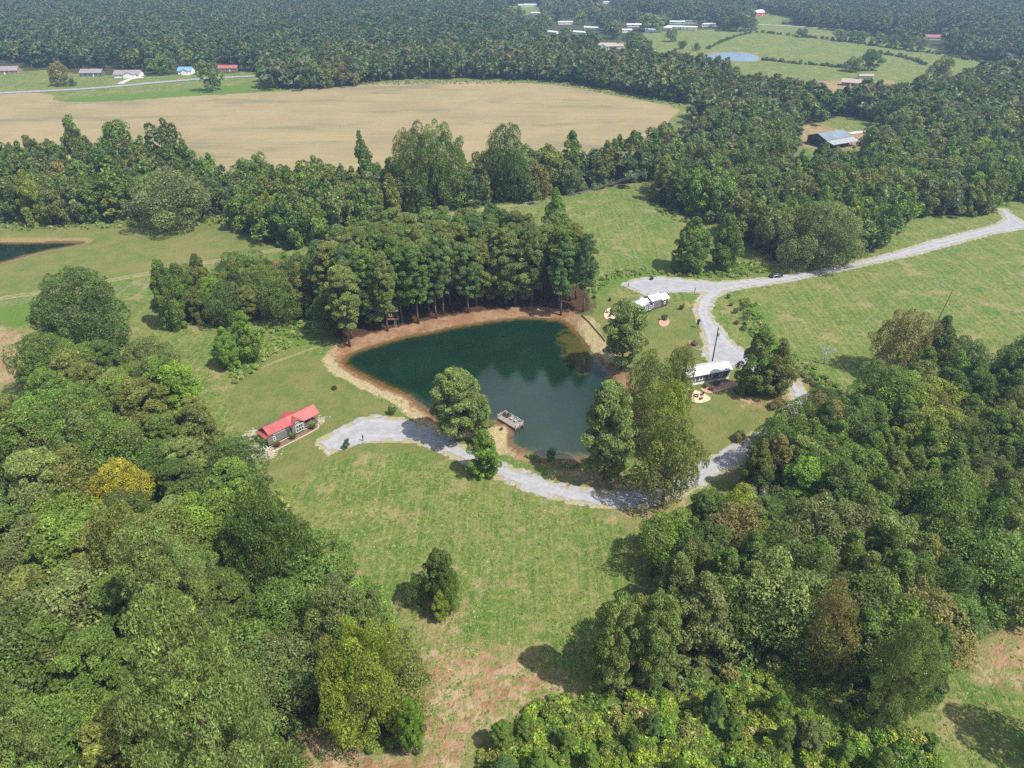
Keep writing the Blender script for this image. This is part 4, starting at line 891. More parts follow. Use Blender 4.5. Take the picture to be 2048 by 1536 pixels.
for poly, sp, sd in (([(1490, 520), (1540, 545), (1480, 556), (1400, 556), (1300, 548), (1220, 560), (1190, 590), (1185, 560), (1250, 540), (1400, 545)], 1.6, 51), ([(1480, 600), (1500, 600), (1560, 690), (1700, 790), (1640, 790), (1560, 735), (1500, 670)], 1.5, 52),
        ([(420, 700), (520, 720), (600, 690), (640, 640), (560, 640), (470, 690)], 1.8, 53), ([(530, 700), (545, 718), (470, 770), (450, 740)], 1.3, 54), ([(-20, 440), (200, 440), (470, 430), (500, 462), (460, 448), (200, 458), (0, 462)], 2.2, 55),
        ([(700, 164), (1090, 160), (1360, 206), (1360, 214), (1090, 167), (700, 171)], 4, 56), ([(1290, 365), (1310, 412), (1350, 430), (1480, 500), (1490, 520), (1440, 470), (1320, 430), (1280, 380)], 2.2, 57), ([(560, 980), (600, 1080), (660, 1180), (640, 1175), (580, 1080), (545, 1000)], 1.3, 58),
        ([(1040, 905), (1100, 925), (1190, 940), (1260, 970), (1300, 960), (1280, 930), (1200, 930), (1120, 918)], 1.5, 59), ([(1240, 780), (1300, 800), (1320, 900), (1290, 960), (1260, 900), (1262, 830)], 1.7, 60)):
    rq.append(spread(poly, sp, sd))
spread_obj('rough_verge_growth', np.concatenate(rq), rough, .7, 1.6, 'rough tall weeds growing along banks and wood edges', 61)
hq = []
for pl, w_ in (([(1430, 62), (1520, 64), (1600, 74), (1700, 84), (1840, 104), (1900, 112), (2030, 136)], 2.5), ([(1415, 98), (1440, 85), (1470, 74), (1500, 66)], 1.0), ([(1525, 120), (1580, 127), (1650, 132), (1700, 138)], 1.2), ([(1740, 105), (1790, 112), (1830, 122), (1850, 130)], 1.5), ([(1565, 48), (1640, 56), (1700, 64)], 2)):
    q = chaikin([at(a, b) for a, b in pl], 3, False); seg = np.concatenate([np.linspace(q[i], q[i + 1], max(2, int(np.hypot(*(q[i + 1] - q[i])) / 2.2))) for i in range(len(q) - 1)])
    hq.append(seg + np.random.RandomState(5).normal(size=seg.shape) * w_ * .5)
hp = [clump_proto('hedge_clump', 120, 1.6, 2.0, .45, .7, m_under, 580 + i, 5) for i in range(2)]
spread_obj('pasture_hedgerow', np.concatenate(hq), hp, .4, 1.5, 'thin scrubby hedgerows dividing the far pasture', 63)

# ------------------------------------------------------------------ bare trees
def bare_tree(name, px, py, ty, wpx, label, seed, cat='tree', mat='deadwood'):
    x, y, z = ground_at(px, py); h = tree_height(px, py, ty); r = wpx / 2 / scale_at(x, y, h * .6); rg = random.Random(seed)
    e = empty(name, (x, y, z), 0, label, cat); tm, bm_ = MB(), MB()
    tp = Vector((rg.uniform(-.5, .5), rg.uniform(-.5, .5), h * .55)); tm.tube([(0, 0, -.2), tp * .5, tp], [.22, .17, .12], 6)
    def grow(p, d, l, rad, n):
        q = p + d * l; mid = p + d * (l * .5) + Vector((rg.gauss(0, .06), rg.gauss(0, .06), rg.gauss(0, .06))) * l
        bm_.tube([p, mid, q], [rad, rad * .8, rad * .55], 4 if rad > .05 else 3, False)
        if n == 0: return
        for _ in range(3 if n > 1 else 2):
            nd_ = (d + Vector((rg.gauss(0, .6), rg.gauss(0, .6), rg.gauss(.08, .45)))).normalized(); grow(p + d * (l * rg.uniform(.55, 1)), nd_, l * rg.uniform(.55, .8), rad * .58, n - 1)
    for i in range(7):
        a = i * 2.4 + rg.random(); p = tp * rg.uniform(.55, 1.0); d = Vector((math.cos(a) * .8, math.sin(a) * .8, rg.uniform(.35, 1.1))).normalized(); grow(p, d, r * .55, .085, 3)
    tm.build('trunk', M[mat], e, True); bm_.build('branches', M[mat], e, True)
    return e
bare_tree('dead_tree', 1648, 728, 682, 46, 'bleached bare tree standing in the right hand field', 1)
bare_tree('dead_tree', 170, 668, 600, 62, 'bleached bare tree in front of the huge rounded oak', 2)
bare_tree('dead_tree', 222, 672, 598, 66, 'second bleached bare tree beside the huge rounded oak', 3)
bare_tree('dead_tree', 1640, 420, 355, 60, 'bare grey tree sticking out of the east wood', 4)
bare_tree('dead_tree', 1505, 1072, 950, 78, 'purplish bare tree at the drive side of the right wood', 5)
bare_tree('dead_tree', 250, 805, 742, 56, 'bare pale snag above the dark left wood', 6)
bare_tree('dead_tree', 440, 1025, 955, 50, 'bare pale snag left of the near field', 7)
bare_tree('dead_tree', 1318, 325, 232, 34, 'bare pale trunk at the east tip of the creek wood', 8)
bare_tree('dead_tree', 95, 750, 690, 46, 'thin grey bare tree on the bare red soil', 9)
bare_tree('dead_tree', 860, 158, 90, 18, 'tall bare snag far beyond the hay field', 10)
bare_tree('dead_tree', 320, 118, 78, 10, 'thin dead snag standing above the far forest', 11)

# ------------------------------------------------------------------ buildings
def window(parent, x0, x1, z0, z1, y=0.0, face='y-', bars=1, rail=True, w=.09):
    """white frame set 3 cm proud of the wall, dark pane inside it; on faces y-, y+, x-, x+"""
    def bx(mb, a0, a1, b0, b1, d0, d1):
        if face == 'y-': mb.box(a0, a1, y - d1, y - d0, b0, b1)
        elif face == 'y+': mb.box(a0, a1, y + d0, y + d1, b0, b1)
        elif face == 'x-': mb.box(y - d1, y - d0, a0, a1, b0, b1)
        else: mb.box(y + d0, y + d1, a0, a1, b0, b1)
    f = MB(); bx(f, x0, x1, z0, z0 + w, 0, .06); bx(f, x0, x1, z1 - w, z1, 0, .06); bx(f, x0, x0 + w, z0 + w, z1 - w, 0, .06); bx(f, x1 - w, x1, z0 + w, z1 - w, 0, .06)
    for i in range(1, bars):
        c = x0 + (x1 - x0) * i / bars; bx(f, c - w * .35, c + w * .35, z0 + w, z1 - w, 0, .055)
    if rail: c = (z0 + z1) / 2; bx(f, x0 + w, x1 - w, c - w * .4, c + w * .4, 0, .052)
    o = f.build('window', M['white'], parent); g = MB(); bx(g, x0 + w, x1 - w, z0 + w, z1 - w, 0.002, .03); g.build('pane', M['glass'], o)
    return o
def seam_roof(parent, a, b, c, d, mat, name='roof_slope', t=.09, pitch=.5, up=(0, 0, .035)):
    """sloping metal sheet a-b (eave) c-d (ridge) with standing seams"""
    mb = MB(); mb.slab(a, b, c, d, t); A, B, C, D = map(Vector, (a, b, c, d)); n = max(2, int((B - A).length / pitch)); U = Vector(up)
    for i in range(n + 1):
        s = i / n; p = A.lerp(B, s); q = D.lerp(C, s); w = (B - A).normalized() * .02
        mb.poly([p - w, p + w, q + w, q - w, p - w + U, p + w + U, q + w + U, q - w + U], [(4, 5, 6, 7), (0, 1, 5, 4), (3, 7, 6, 2), (0, 4, 7, 3), (1, 2, 6, 5)])
    return mb.build(name, mat, parent)
def railing(parent, pts, z0, h, mat, name='railing', post=.1, gap=.14, hgt_posts=None):
    mb = MB()
    for (x0, y0), (x1, y1) in zip(pts[:-1], pts[1:]):
        L = math.hypot(x1 - x0, y1 - y0); n = max(1, int(L / gap))
        for zz_ in (z0 + .1, z0 + h): mb.tube([(x0, y0, zz_), (x1, y1, zz_)], .045, 4)
        for i in range(1, n): t_ = i / n; x = x0 + (x1 - x0) * t_; y = y0 + (y1 - y0) * t_; mb.box(x - .018, x + .018, y - .018, y + .018, z0 + .1, z0 + h)
    return mb.build(name, mat, parent)

# red roofed cabin
ax, ay = at(538.3, 893.7, .2); bx2, by2 = at(641, 842.7, .2); ang = math.atan2(by2 - ay, bx2 - ax); LC = math.hypot(bx2 - ax, by2 - ay); zc = gz(ax + 4, ay + 4)
cab = empty('cabin', (ax, ay, zc), ang, 'grey cabin with a red metal roof and covered porch', 'cabin')
ZF = .65; D = 3.7
w = MB(); w.box(.1, 9.3, .02, D, ZF, 3.0); w.prism([(.02, 3.0), (D, 3.0), (D / 2, 4.05)], 6.0, 13.3); w.box(.7, 6.0, .02, D, 3.0, 3.52); w.prism([(.02, 3.52), (D, 3.52), (D / 2, 4.3)], .7, 6.0); w.build('wall', M['grey_wall'], cab)
w = MB(); w.box(-.03, .1, .02, D, ZF, 3.0); w.box(.6, .7, .1, D - .1, 3.0, 3.6); w.build('end_wall', M['rust_wall'], cab)
w = MB(); w.box(.3, 13.1, .35, D - .3, -.2, ZF); w.build('underframe', M['dark'], cab)
w = MB(); w.box(9.3, LC - .9, .0, D, ZF - .12, ZF + .02); w.build('porch_floor', M['brownwood'], cab)
RR = M['red_roof']
rf = seam_roof(cab, (.35, -.3, 3.42), (6.1, -.3, 3.42), (6.1, D / 2, 4.46), (.35, D / 2, 4.46), RR, 'roof')
seam_roof(rf, (6.1, -.4, 2.92), (13.55, -.4, 2.92), (13.55, D / 2, 4.44), (6.1, D / 2, 4.44), RR)
seam_roof(rf, (13.55, D + .35, 3.05), (.35, D + .35, 3.05), (.35, D / 2, 4.46), (13.55, D / 2, 4.46), RR)
seam_roof(rf, (3.6, D + .9, 3.0), (-.1, D + .9, 3.0), (-.1, D - .6, 3.75), (3.6, D - .6, 3.75), RR, 'rear_lean_to')
seam_roof(rf, (-.55, D + .1, 2.82), (-.55, -.2, 2.82), (.62, -.2, 3.18), (.62, D + .1, 3.18), RR, 'end_pent_roof')
seam_roof(rf, (5.75, -.75, 2.98), (5.75, D / 2, 2.98), (7.55, D / 2, 4.30), (7.55, -.75, 4.30), RR, 'cross_gable')
seam_roof(rf, (9.35, D / 2, 2.98), (9.35, -.75, 2.98), (7.55, -.75, 4.30), (7.55, D / 2, 4.30), RR, 'cross_gable')
seam_roof(rf, (5.95, D / 2, 3.2), (5.95, D + .8, 3.2), (7.5, D + .8, 4.2), (7.5, D / 2, 4.2), RR, 'cross_gable')
seam_roof(rf, (9.05, D + .8, 3.2), (9.05, D / 2, 3.2), (7.5, D / 2, 4.2), (7.5, D + .8, 4.2), RR, 'cross_gable')
w = MB(); w.tube([(.3, D / 2, 4.48), (13.6, D / 2, 4.46)], .06, 5); w.build('ridge_cap', simple('red_ridge_cap', (.55, .11, .10), .45), rf)
w = MB(); w.box(5.95, 9.2, -.45, .02, ZF, 3.0); w.prism_y([(5.95, 3.0), (9.2, 3.0), (7.57, 4.15)], -.45, 1.2); w.box(6.1, 8.9, D, D + .5, ZF, 3.1); w.box(.2, 3.4, D, D + .7, ZF, 3.0); w.build('entry_bay', M['grey_wall'], cab)
for x0 in (1.55, 2.55, 3.55): window(cab, x0, x0 + .95, 2.82, 3.30, .02, 'y-', 1, False)
window(cab, 1.35, 1.95, 1.25, 2.35, .02); window(cab, 6.9, 8.95, ZF + .1, 2.7, -.45, 'y-', 3, True, .11)
window(cab, 7.15, 8.0, 3.0, 3.6, -.45, 'y-', 1, False, .07)
w = MB(); w.box(4.9, 5.5, -.08, .02, ZF + .1, 2.6); w.build('door', M['dark_wall'], cab)
for x in (9.45, 11.2, 12.75):
    w = MB(); w.box(x - .06, x + .06, .0, .12, ZF, 2.95); w.build('porch_post', M['wood'], cab)
w = MB(); w.box(12.69, 12.81, D - .12, D, ZF, 2.95); w.build('porch_post', M['wood'], cab)
railing(cab, [(9.45, .06), (12.75, .06), (12.75, 1.0)], ZF, .95, M['wood']); railing(cab, [(12.75, 2.3), (12.75, D)], ZF, .95, M['wood'])
for i in range(4):
    w = MB(); w.box(12.85 + i * .27, 13.14 + i * .27, 1.05, 2.25, ZF - .18 * (i + 1), ZF - .18 * (i + 1) + .05); w.build('step', M['wood'], cab)
def local(e, x, y, z=0.0):
    c_, s_ = math.cos(e.rotation_euler[2]), math.sin(e.rotation_euler[2]); return (e.location.x + x * c_ - y * s_, e.location.y + x * s_ + y * c_, e.location.z + z)
def bed(name, pts, mat, label, edge=None, z=.07, h=.0, kind='structure'):
    q = chaikin([p_[:2] for p_ in pts], 2); V = np.column_stack([q, ground_z(q) + z]); c0 = V.mean(0)
    mb = MB(); n = len(V); mb.poly([tuple(v) for v in V] + [tuple(c0)], [(i, (i + 1) % n, n) for i in range(n)])
    o = tag(mb.build(name, mat), label, None, None, kind)
    if edge:
        eb = MB(); pp = [tuple(v + [0, 0, .03]) for v in V]; eb.tube(pp + [pp[0]], edge, 5); eb.build('bed_edging', M['tan_edge'], o)
    return o
bed('mulch_bed', [local(cab, -.9, -1.9), local(cab, 4, -1.9), local(cab, 9, -1.9), local(cab, 12.3, -1.7), local(cab, 12.8, -.2), local(cab, 9, .3), local(cab, 4, .3), local(cab, -.6, .3)], M['mulch'], 'mulch bed in front of the red roofed cabin', .11)
def grass_clump(x, y, r, h, mat, label, group, seed, name='ornamental_grass', n=260):
    rg = np.random.RandomState(seed); a = rg.rand(n) * 6.28; L_ = h * (.6 + .5 * rg.rand(n)); o_ = r * rg.rand(n) ** .7
    b0 = np.stack([np.cos(a) * r * .12, np.sin(a) * r * .12, np.zeros(n)], 1); tip = np.stack([np.cos(a) * o_, np.sin(a) * o_, L_], 1); m_ = (b0 + tip) * .5 + [0, 0, h * .12]
    s = np.stack([-np.sin(a), np.cos(a), 0 * a], 1) * .035
    V = np.stack([b0 - s, b0 + s, m_ + s, m_ - s, m_ - s, m_ + s, tip + s * .3, tip - s * .3], 1).reshape(-1, 3); Fq = np.arange(8 * n).reshape(-1, 4)
    me = mesh_np(name, V, Fq, mat, False, attrs={'tone': ('FACE', .7 + .6 * rg.rand(2 * n)), 'dry': ('FACE', (rg.rand(2 * n) < .25) * .9)})
    o = link(name, me, None, (x, y, gz(x, y))); o.color = (.22, .25, .06, 1); return tag(o, label, 'plant', group)
for i, (lx, lb) in enumerate(((1.6, 'feathery grass clump under the small cabin window'), (5.6, 'tall feathery grass clump beside the cabin entry bay'), (10.9, 'feathery grass clump in front of the cabin porch'))):
    q = local(cab, lx, -1.0); grass_clump(q[0], q[1], 1.15, 1.5, m_leaf, lb, 'feathery grasses before the red roofed cabin', i)
def rock(x, y, r, seed, label, group, mat='rock', name='stone'):
    rg = random.Random(seed); mb = MB(); k = 6; rings = [(0, .55, -.2), (0, 1, .15), (0, .75, .6), (0, .25, .8)]; V = []
    for _, rr, zz_ in rings:
        for j in range(k): a = 2 * PI * j / k; t_ = r * rr * rg.uniform(.75, 1.2); V.append((math.cos(a) * t_, math.sin(a) * t_, zz_ * r * rg.uniform(.8, 1.1)))
    Fq = [(i * k + j, i * k + (j + 1) % k, (i + 1) * k + (j + 1) % k, (i + 1) * k + j) for i in range(3) for j in range(k)] + [tuple(3 * k + j for j in range(k))]
    mb.poly(V, Fq); return tag(mb.build(name, M[mat], None, False, (x, y, gz(x, y)), rg.random() * 6), label, 'stone', group)
# loose pale rubble at the left end of the cabin: uncountable
rr_ = np.random.RandomState(8); q = []
for cx, cy, n, sp in ((-2.2, -.6, 260, 1.3), (-1.6, -2.2, 200, 1.0), (-2.6, 2.2, 120, 1.2), (-1.2, 6.6, 90, 1.2), (.6, 8.2, 60, 1.0), (13.9, .6, 90, .8)):
    for _ in range(n): p_ = local(cab, cx + rr_.normal() * sp, cy + rr_.normal() * sp * .8); q.append(p_[:2])
mb_s = rock(0, 0, .14, 3, 'x', None); rub = bpy.data.objects.new('rubble_piece', mb_s.data); bpy.data.objects.remove(mb_s)
q = np.array(q); n = len(q); s = rr_.uniform(.5, 2.0, n)
instancer('limestone_rubble', np.column_stack([q, ground_z(q)]), np.zeros(n), np.column_stack([s, s, s * .7]), np.column_stack([0 * s, 0 * s, rr_.rand(n) * 6]), [rub], 'pale broken limestone strewn round the red roofed cabin')
q = local(cab, -1.0, -.3); w = MB(); w.box(-.42, .42, -.42, .42, 0, .95); w.box(-.45, .45, -.45, .45, .95, 1.0); e = empty('air_conditioner', (q[0], q[1], gz(q[0], q[1])), ang, 'grey air conditioning unit at the rust coloured cabin end', 'air conditioner'); w.build('housing', M['ac'], e); w = MB(); w.tube([(0, 0, 1.0), (0, 0, 1.04)], .33, 12); w.build('fan_grille', M['dark'], e)

# white roofed cabin on the east side
ex, ey = at(1319, 601, .3); cb = empty('cabin', (ex, ey, gz(ex, ey)), R(32) + PI, 'dark cabin with a white metal roof in several heights', 'cabin')
WR = M['white_roof']   # local x runs from the right end to the porch; the camera side is y = D2
D2 = 3.7
w = MB(); w.box(.0, 2.9, 0, D2, .45, 2.9); w.prism([(0, 2.9), (D2, 2.9), (D2 / 2, 3.75)], 0, 2.9); w.build('wall', M['dark_wall'], cb)
w = MB(); w.box(2.9, 6.9, -.02, D2 + .05, .45, 3.5); w.prism([(-.02, 3.5), (D2 + .05, 3.5), (D2 / 2, 4.3)], 2.9, 6.9); w.build('loft_wall', M['mauve_wall'], cb)
w = MB(); w.box(6.9, 10.2, 0, D2 + .5, .45, 2.8); w.prism_y([(6.9, 2.8), (10.2, 2.8), (8.55, 4.0)], 1.0, D2 + .5); w.build('entry_bay', M['dark_wall'], cb)
w = MB(); w.box(.3, 13, .3, D2 - .3, -.2, .45); w.build('underframe', M['dark'], cb)
w = MB(); w.box(10.2, 13.2, 0, D2, .33, .47); w.build('porch_floor', M['wood'], cb)
rf = seam_roof(cb, (3.0, D2 + .35, 2.75), (-.4, D2 + .35, 2.75), (-.4, D2 / 2, 3.85), (3.0, D2 / 2, 3.85), WR, 'roof')
seam_roof(rf, (-.4, -.3, 2.75), (3.0, -.3, 2.75), (3.0, D2 / 2, 3.85), (-.4, D2 / 2, 3.85), WR)
seam_roof(rf, (7.1, D2 + .4, 3.38), (2.7, D2 + .4, 3.38), (2.7, D2 / 2, 4.42), (7.1, D2 / 2, 4.42), WR)
seam_roof(rf, (2.7, -.35, 3.38), (7.1, -.35, 3.38), (7.1, D2 / 2, 4.42), (2.7, D2 / 2, 4.42), WR)
seam_roof(rf, (6.7, .8, 2.76), (6.7, D2 + .8, 2.76), (8.55, D2 + .8, 4.12), (8.55, .8, 4.12), WR, 'cross_gable')
seam_roof(rf, (10.4, D2 + .8, 2.76), (10.4, .8, 2.76), (8.55, .8, 4.12), (8.55, D2 + .8, 4.12), WR, 'cross_gable')
seam_roof(rf, (13.5, D2 + .3, 2.75), (7.0, D2 + .3, 2.75), (7.0, D2 / 2, 3.8), (13.5, D2 / 2, 3.8), WR); seam_roof(rf, (7.0, -.3, 2.75), (13.5, -.3, 2.75), (13.5, D2 / 2, 3.8), (7.0, D2 / 2, 3.8), WR)
window(cb, 1.0, 1.75, 1.0, 2.5, D2, 'y+', 1, True, .13)
for x0 in (3.3, 4.25, 5.2): window(cb, x0, x0 + .85, 2.75, 3.25, D2 + .05, 'y+', 1, False)
window(cb, 5.9, 6.5, 1.2, 2.2, D2 + .05, 'y+'); window(cb, 7.3, 8.3, .9, 2.3, D2 + .5, 'y+', 1, True, .12); window(cb, 8.8, 9.8, .9, 2.3, D2 + .5, 'y+', 1, True, .12); window(cb, 8.1, 9.0, 2.75, 3.3, D2 + .5, 'y+', 1, False)
for x, y in ((13.1, .1), (13.1, D2 - .1), (11.6, D2 - .1)):
    w = MB(); w.box(x - .06, x + .06, y - .06, y + .06, .45, 2.8); w.build('porch_post', M['white'], cb)
railing(cb, [(10.3, D2 - .1), (13.1, D2 - .1), (13.1, .1)], .45, .95, M['white'])
bed('mulch_bed', [at(1284, 624), at(1290, 612), at(1320, 603), at(1326, 598), at(1336, 596), at(1338, 600), at(1328, 605), at(1300, 616)], M['mulch'], 'mulch bed in front of the white roofed cabin', .10)
x, y, z = ground_at(1320, 601); o = grass_clump(x, y, .7, 1.6, m_leaf, 'bright yellow shrub at the end of the white roofed cabin', None, 77, 'yellow_shrub', 320); o.color = (.62, .55, .02, 1)
for i, (a, b) in enumerate(((1330, 590), (1334, 594))):
    x, y, z = ground_at(a, b); grass_clump(x, y, .8, 1.0, m_leaf, ('olive shrub behind the yellow shrub', 'dark shrub at the tip of the mulch bed')[i], None, 78 + i, 'garden_shrub', 240).color = (.14, .13, .05, 1)
q = at(1290, 616); w = empty('grill', (q[0], q[1], gz(*q)), .3, 'dark covered grill on the pad by the white roofed cabin', 'grill')
g_ = MB(); g_.box(-.6, .6, -.3, .3, .1, .85); g_.prism([(-.3, .85), (.3, .85), (.22, 1.1), (-.22, 1.1)], -.4, .4); g_.build('body', M['fire'], w); g_ = MB(); g_.box(-.85, -.6, -.28, .28, .8, .84); g_.box(.6, .85, -.28, .28, .8, .84); g_.build('side_shelf', M['metal'], w)

# white roofed cottage
qx, qy = at(1374, 773, .1); cot = empty('cottage', (qx, qy, gz(qx, qy)), R(18.1), 'slate grey cottage with one long white roof and white trim', 'cottage')
LL, DD = 12.3, 4.2
w = MB(); w.box(2.2, LL, 0, DD, .55, 3.0); w.prism([(0, 3.0), (DD, 3.0), (DD / 2, 3.9)], 0, LL); w.build('wall', M['slate_wall'], cot)
w = MB(); w.box(-.03, LL + .03, -.04, DD + .04, -.15, .55); w.build('skirting', M['white'], cot)
w = MB(); w.box(2.15, 2.3, -.03, .0, .55, 3.0); w.box(LL - .12, LL + .03, -.03, .0, .55, 3.0); w.box(LL, LL + .03, 0, .15, .55, 3.0); w.build('corner_trim', M['white'], cot)
w = MB(); w.box(0, 2.2, 0, DD, .55, .62); w.build('porch_floor', M['wood'], cot)
rf = seam_roof(cot, (-.45, -.5, 2.95), (LL + .5, -.5, 2.95), (LL + .5, DD / 2, 4.05), (-.45, DD / 2, 4.05), WR, 'roof')
seam_roof(rf, (LL + .5, DD + .5, 2.95), (-.45, DD + .5, 2.95), (-.45, DD / 2, 4.05), (LL + .5, DD / 2, 4.05), WR)
w = MB(); w.box(-.5, LL + .55, -.55, -.45, 2.8, 2.95); w.build('gutter', M['metal'], rf)
for x0 in (3.2, 6.0, 9.1): window(cot, x0, x0 + 1.15, 1.15, 2.7, 0, 'y-', 1, True, .2)
for x, y in ((.08, .08), (1.2, .08), (.08, DD - .1)):
    w = MB(); w.box(x - .07, x + .07, y - .07, y + .07, .6, 2.98); w.build('porch_post', M['white'], cot)
railing(cot, [(.08, .06), (2.15, .06)], .6, .9, M['white']); railing(cot, [(.08, .08), (.08, DD - .1)], .6, .9, M['white'])
w = MB(); w.box(2.15, 2.2, 1.5, 2.4, .6, 2.6); w.build('door', M['white'], cot)
def shrub(px, py, r, h, tint, label, seed, group=None, name='shrub', ncard=1500, size=.11):
    x, y, z = ground_at(px, py); rg = np.random.RandomState(seed); nl = 12; a = rg.rand(nl) * 6.28; q_ = np.sqrt(rg.rand(nl)) * r * .6
    L = np.stack([q_ * np.cos(a), q_ * np.sin(a), h * (.3 + .45 * rg.rand(nl))], 1); lr = r * (.3 + .2 * rg.rand(nl))
    V, Fq, tone, dry = lobes_to_cards(L, lr, ncard, size, .6, rg, min(1.4, h / r * .7), .4, .08)
    e = empty(name, (x, y, z), 0, label, 'shrub', group); me = mesh_np('foliage', V, Fq, m_leaf, False, attrs={'tone': ('FACE', tone), 'dry': ('FACE', dry)})
    o = link('foliage', me, e); o.color = c4(PAL[tint] if isinstance(tint, str) else tint)
    mb = MB(); mb.tube([(0, 0, -.1), (0, 0, h * .5)], [.05 + r * .03, .03], 5)
    for j in range(5): mb.tube([(0, 0, h * .15), tuple(L[j])], [.03, .012], 3)
    mb.build('stem', M['bark'], e); return e
shrub(1412, 775, .9, 1.3, 'sage green', 'light green shrub under the middle cottage window', 1); shrub(1433, 771, 1.0, 1.5, 'sage green', 'larger shrub at the right cottage window', 2); shrub(1421, 780, .6, .8, 'rusty brown', 'small brown shrub between the two cottage shrubs', 3)
shrub(694, 898, .8, 3.6, 'blue green', 'young spruce like sapling at the corner of the gravel parking pad', 4, size=.13); shrub(669, 778, .8, .9, 'deep green', 'little round bush on the pond side lawn', 5); shrub(785, 829, 1.0, 2.2, 'mid green', 'young leafy tree between the gravel pad and the pond', 6)
shrub(1364, 619, .9, 1.9, 'olive green', 'young orange green tree on the east lawn', 7); shrub(1328, 640, 1.0, 1.7, 'deep green', 'dark yucca like shrub on the east lawn', 8); shrub(1395, 656, .5, 3.4, 'deep green', 'thin sapling beside the curving drive', 9); shrub(1388, 691, 1.0, 1.4, 'rusty brown', 'dry brown shrub in an edged bed above the cottage', 10)
shrub(1475, 880, 1.9, 2.2, 'rusty brown', 'wide purplish bush by the lower drive', 11, ncard=2600); shrub(1555, 812, 2.0, 2.2, 'rusty brown', 'reddish bush on the lawn near the hidden drive', 12, ncard=2600); shrub(1545, 818, 1.3, 1.5, 'rusty brown', 'dark bush in front of the reddish lawn bush', 13)
shrub(1188, 596, .6, 1.0, 'deep green', 'tiny dark shrub on the grass near the east end of the pines', 14); shrub(1219, 602, .6, 1.0, 'deep green', 'tiny leafy shrub west of the white roofed cabin', 15); shrub(1303, 560, .7, 1.2, 'deep green', 'low shrub on the weedy bank above the gravel apron', 16)
for i, (a, b, r_, h_, ti) in enumerate(((1457, 597, .8, 1.6, 'mid green'), (1462, 612, .8, 1.2, 'olive green'), (1470, 626, .9, 1.4, 'deep green'), (1484, 620, 1.3, 2.6, 'deep green'), (1490, 640, 1.5, 2.8, 'mid green'), (1474, 648, 1.0, 1.2, 'rusty brown'), (1486, 660, 1.2, 1.6, 'deep green'),
        (1592, 742, 1.0, 1.4, 'rusty brown'), (1604, 752, 1.1, 1.2, 'rusty brown'), (1617, 764, 1.1, 1.3, 'rusty brown'), (1630, 772, 1.0, 1.2, 'rusty brown'))):
    names = ('first low bush down the ditch beside the curving drive', 'second low olive bush down the ditch', 'third low dark bush down the ditch', 'taller dark bush on the field side of the ditch', 'tallest green bush on the field side of the ditch', 'brown bush in the lower ditch', 'last dark bush of the ditch by the leafy tree',
             'first reddish bush beyond the drive bend', 'second reddish bush beyond the drive bend', 'third reddish bush beyond the drive bend', 'last reddish bush beyond the drive bend')
    shrub(a, b, r_, h_, ti, names[i], 30 + i, 'bushes along the ditch', ncard=900)
bed('mulch_patch', [at(1316, 648), at(1326, 634), at(1340, 640), at(1336, 652), at(1324, 655)], M['stonered'], 'small mulched patch round the dark yucca like shrub', .06)
bed('mulch_patch', [at(1377, 680), at(1386, 690), at(1400, 696), at(1400, 702), at(1388, 698), at(1378, 690)], M['mulch'], 'edged bed round the dry brown shrub', .08)
bed('mulch_bed', [at(1400, 781), at(1402, 772), at(1445, 765), at(1470, 764), at(1480, 772), at(1450, 780), at(1420, 790)], M['stonered'], 'planting bed along the cottage')
# seating circles
def chair(x, y, rz, mat, label, group, z=None, name='garden_chair'):
    e = empty(name, (x, y, gz(x, y) if z is None else z), rz, label, 'chair', group)
    w = MB(); w.slab((-.28, -.28, .36), (.28, -.28, .42), (.28, .28, .42), (-.28, .28, .36), .04); w.build('seat', M[mat], e)
    w = MB(); w.poly([(-.26, -.28, .36), (-.26, .28, .36), (-.52, .26, 1.0), (-.52, -.26, 1.0), (-.30, -.28, .36), (-.30, .28, .36), (-.56, .26, 1.0), (-.56, -.26, 1.0)], [(0, 1, 2, 3), (7, 6, 5, 4), (0, 4, 5, 1), (1, 5, 6, 2), (2, 6, 7, 3), (3, 7, 4, 0)]); w.build('backrest', M[mat], e)
    for s_ in (-1, 1):
        w = MB(); w.box(-.32, .32, s_ * .34 - .06, s_ * .34 + .06, .56, .60); w.build('armrest', M[mat], e)
        for xx in (-.26, .26): w = MB(); w.box(xx - .03, xx + .03, s_ * .32 - .03, s_ * .32 + .03, 0, .56); w.build('leg', M[mat], e)
    return e
def firepit(px, py, r, label):
    x, y, z = ground_at(px, py); e = empty('fire_pit', (x, y, z + .06), 0, label, 'fire pit'); w = MB(); n = 14
    V = []; 
    for (rr, zz_) in ((r, 0), (r, .35), (r * .8, .35), (r * .8, .05)):
        for j in range(n): a = 2 * PI * j / n; V.append((math.cos(a) * rr, math.sin(a) * rr, zz_))
    w.poly(V, [(i * n + j, i * n + (j + 1) % n, (i + 1) * n + (j + 1) % n, (i + 1) * n + j) for i in range(3) for j in range(n)]); w.build('ring', M['fire'], e)
    w = MB(); w.poly([(math.cos(2 * PI * j / n) * r * .78, math.sin(2 * PI * j / n) * r * .78, .1) for j in range(n)], [tuple(range(n))]); w.build('ash_bed', M['rock'], e); return x, y
bed('gravel_circle', [at(1366, 783), at(1372, 779), at(1395, 782), at(1423, 796), at(1418, 803), at(1395, 809), at(1372, 800)], M['burl'], 'cream gravel seating circle beside the cottage', .09)
fx, fy = firepit(1392, 793, .6, 'round fire ring on the cream gravel by the cottage')
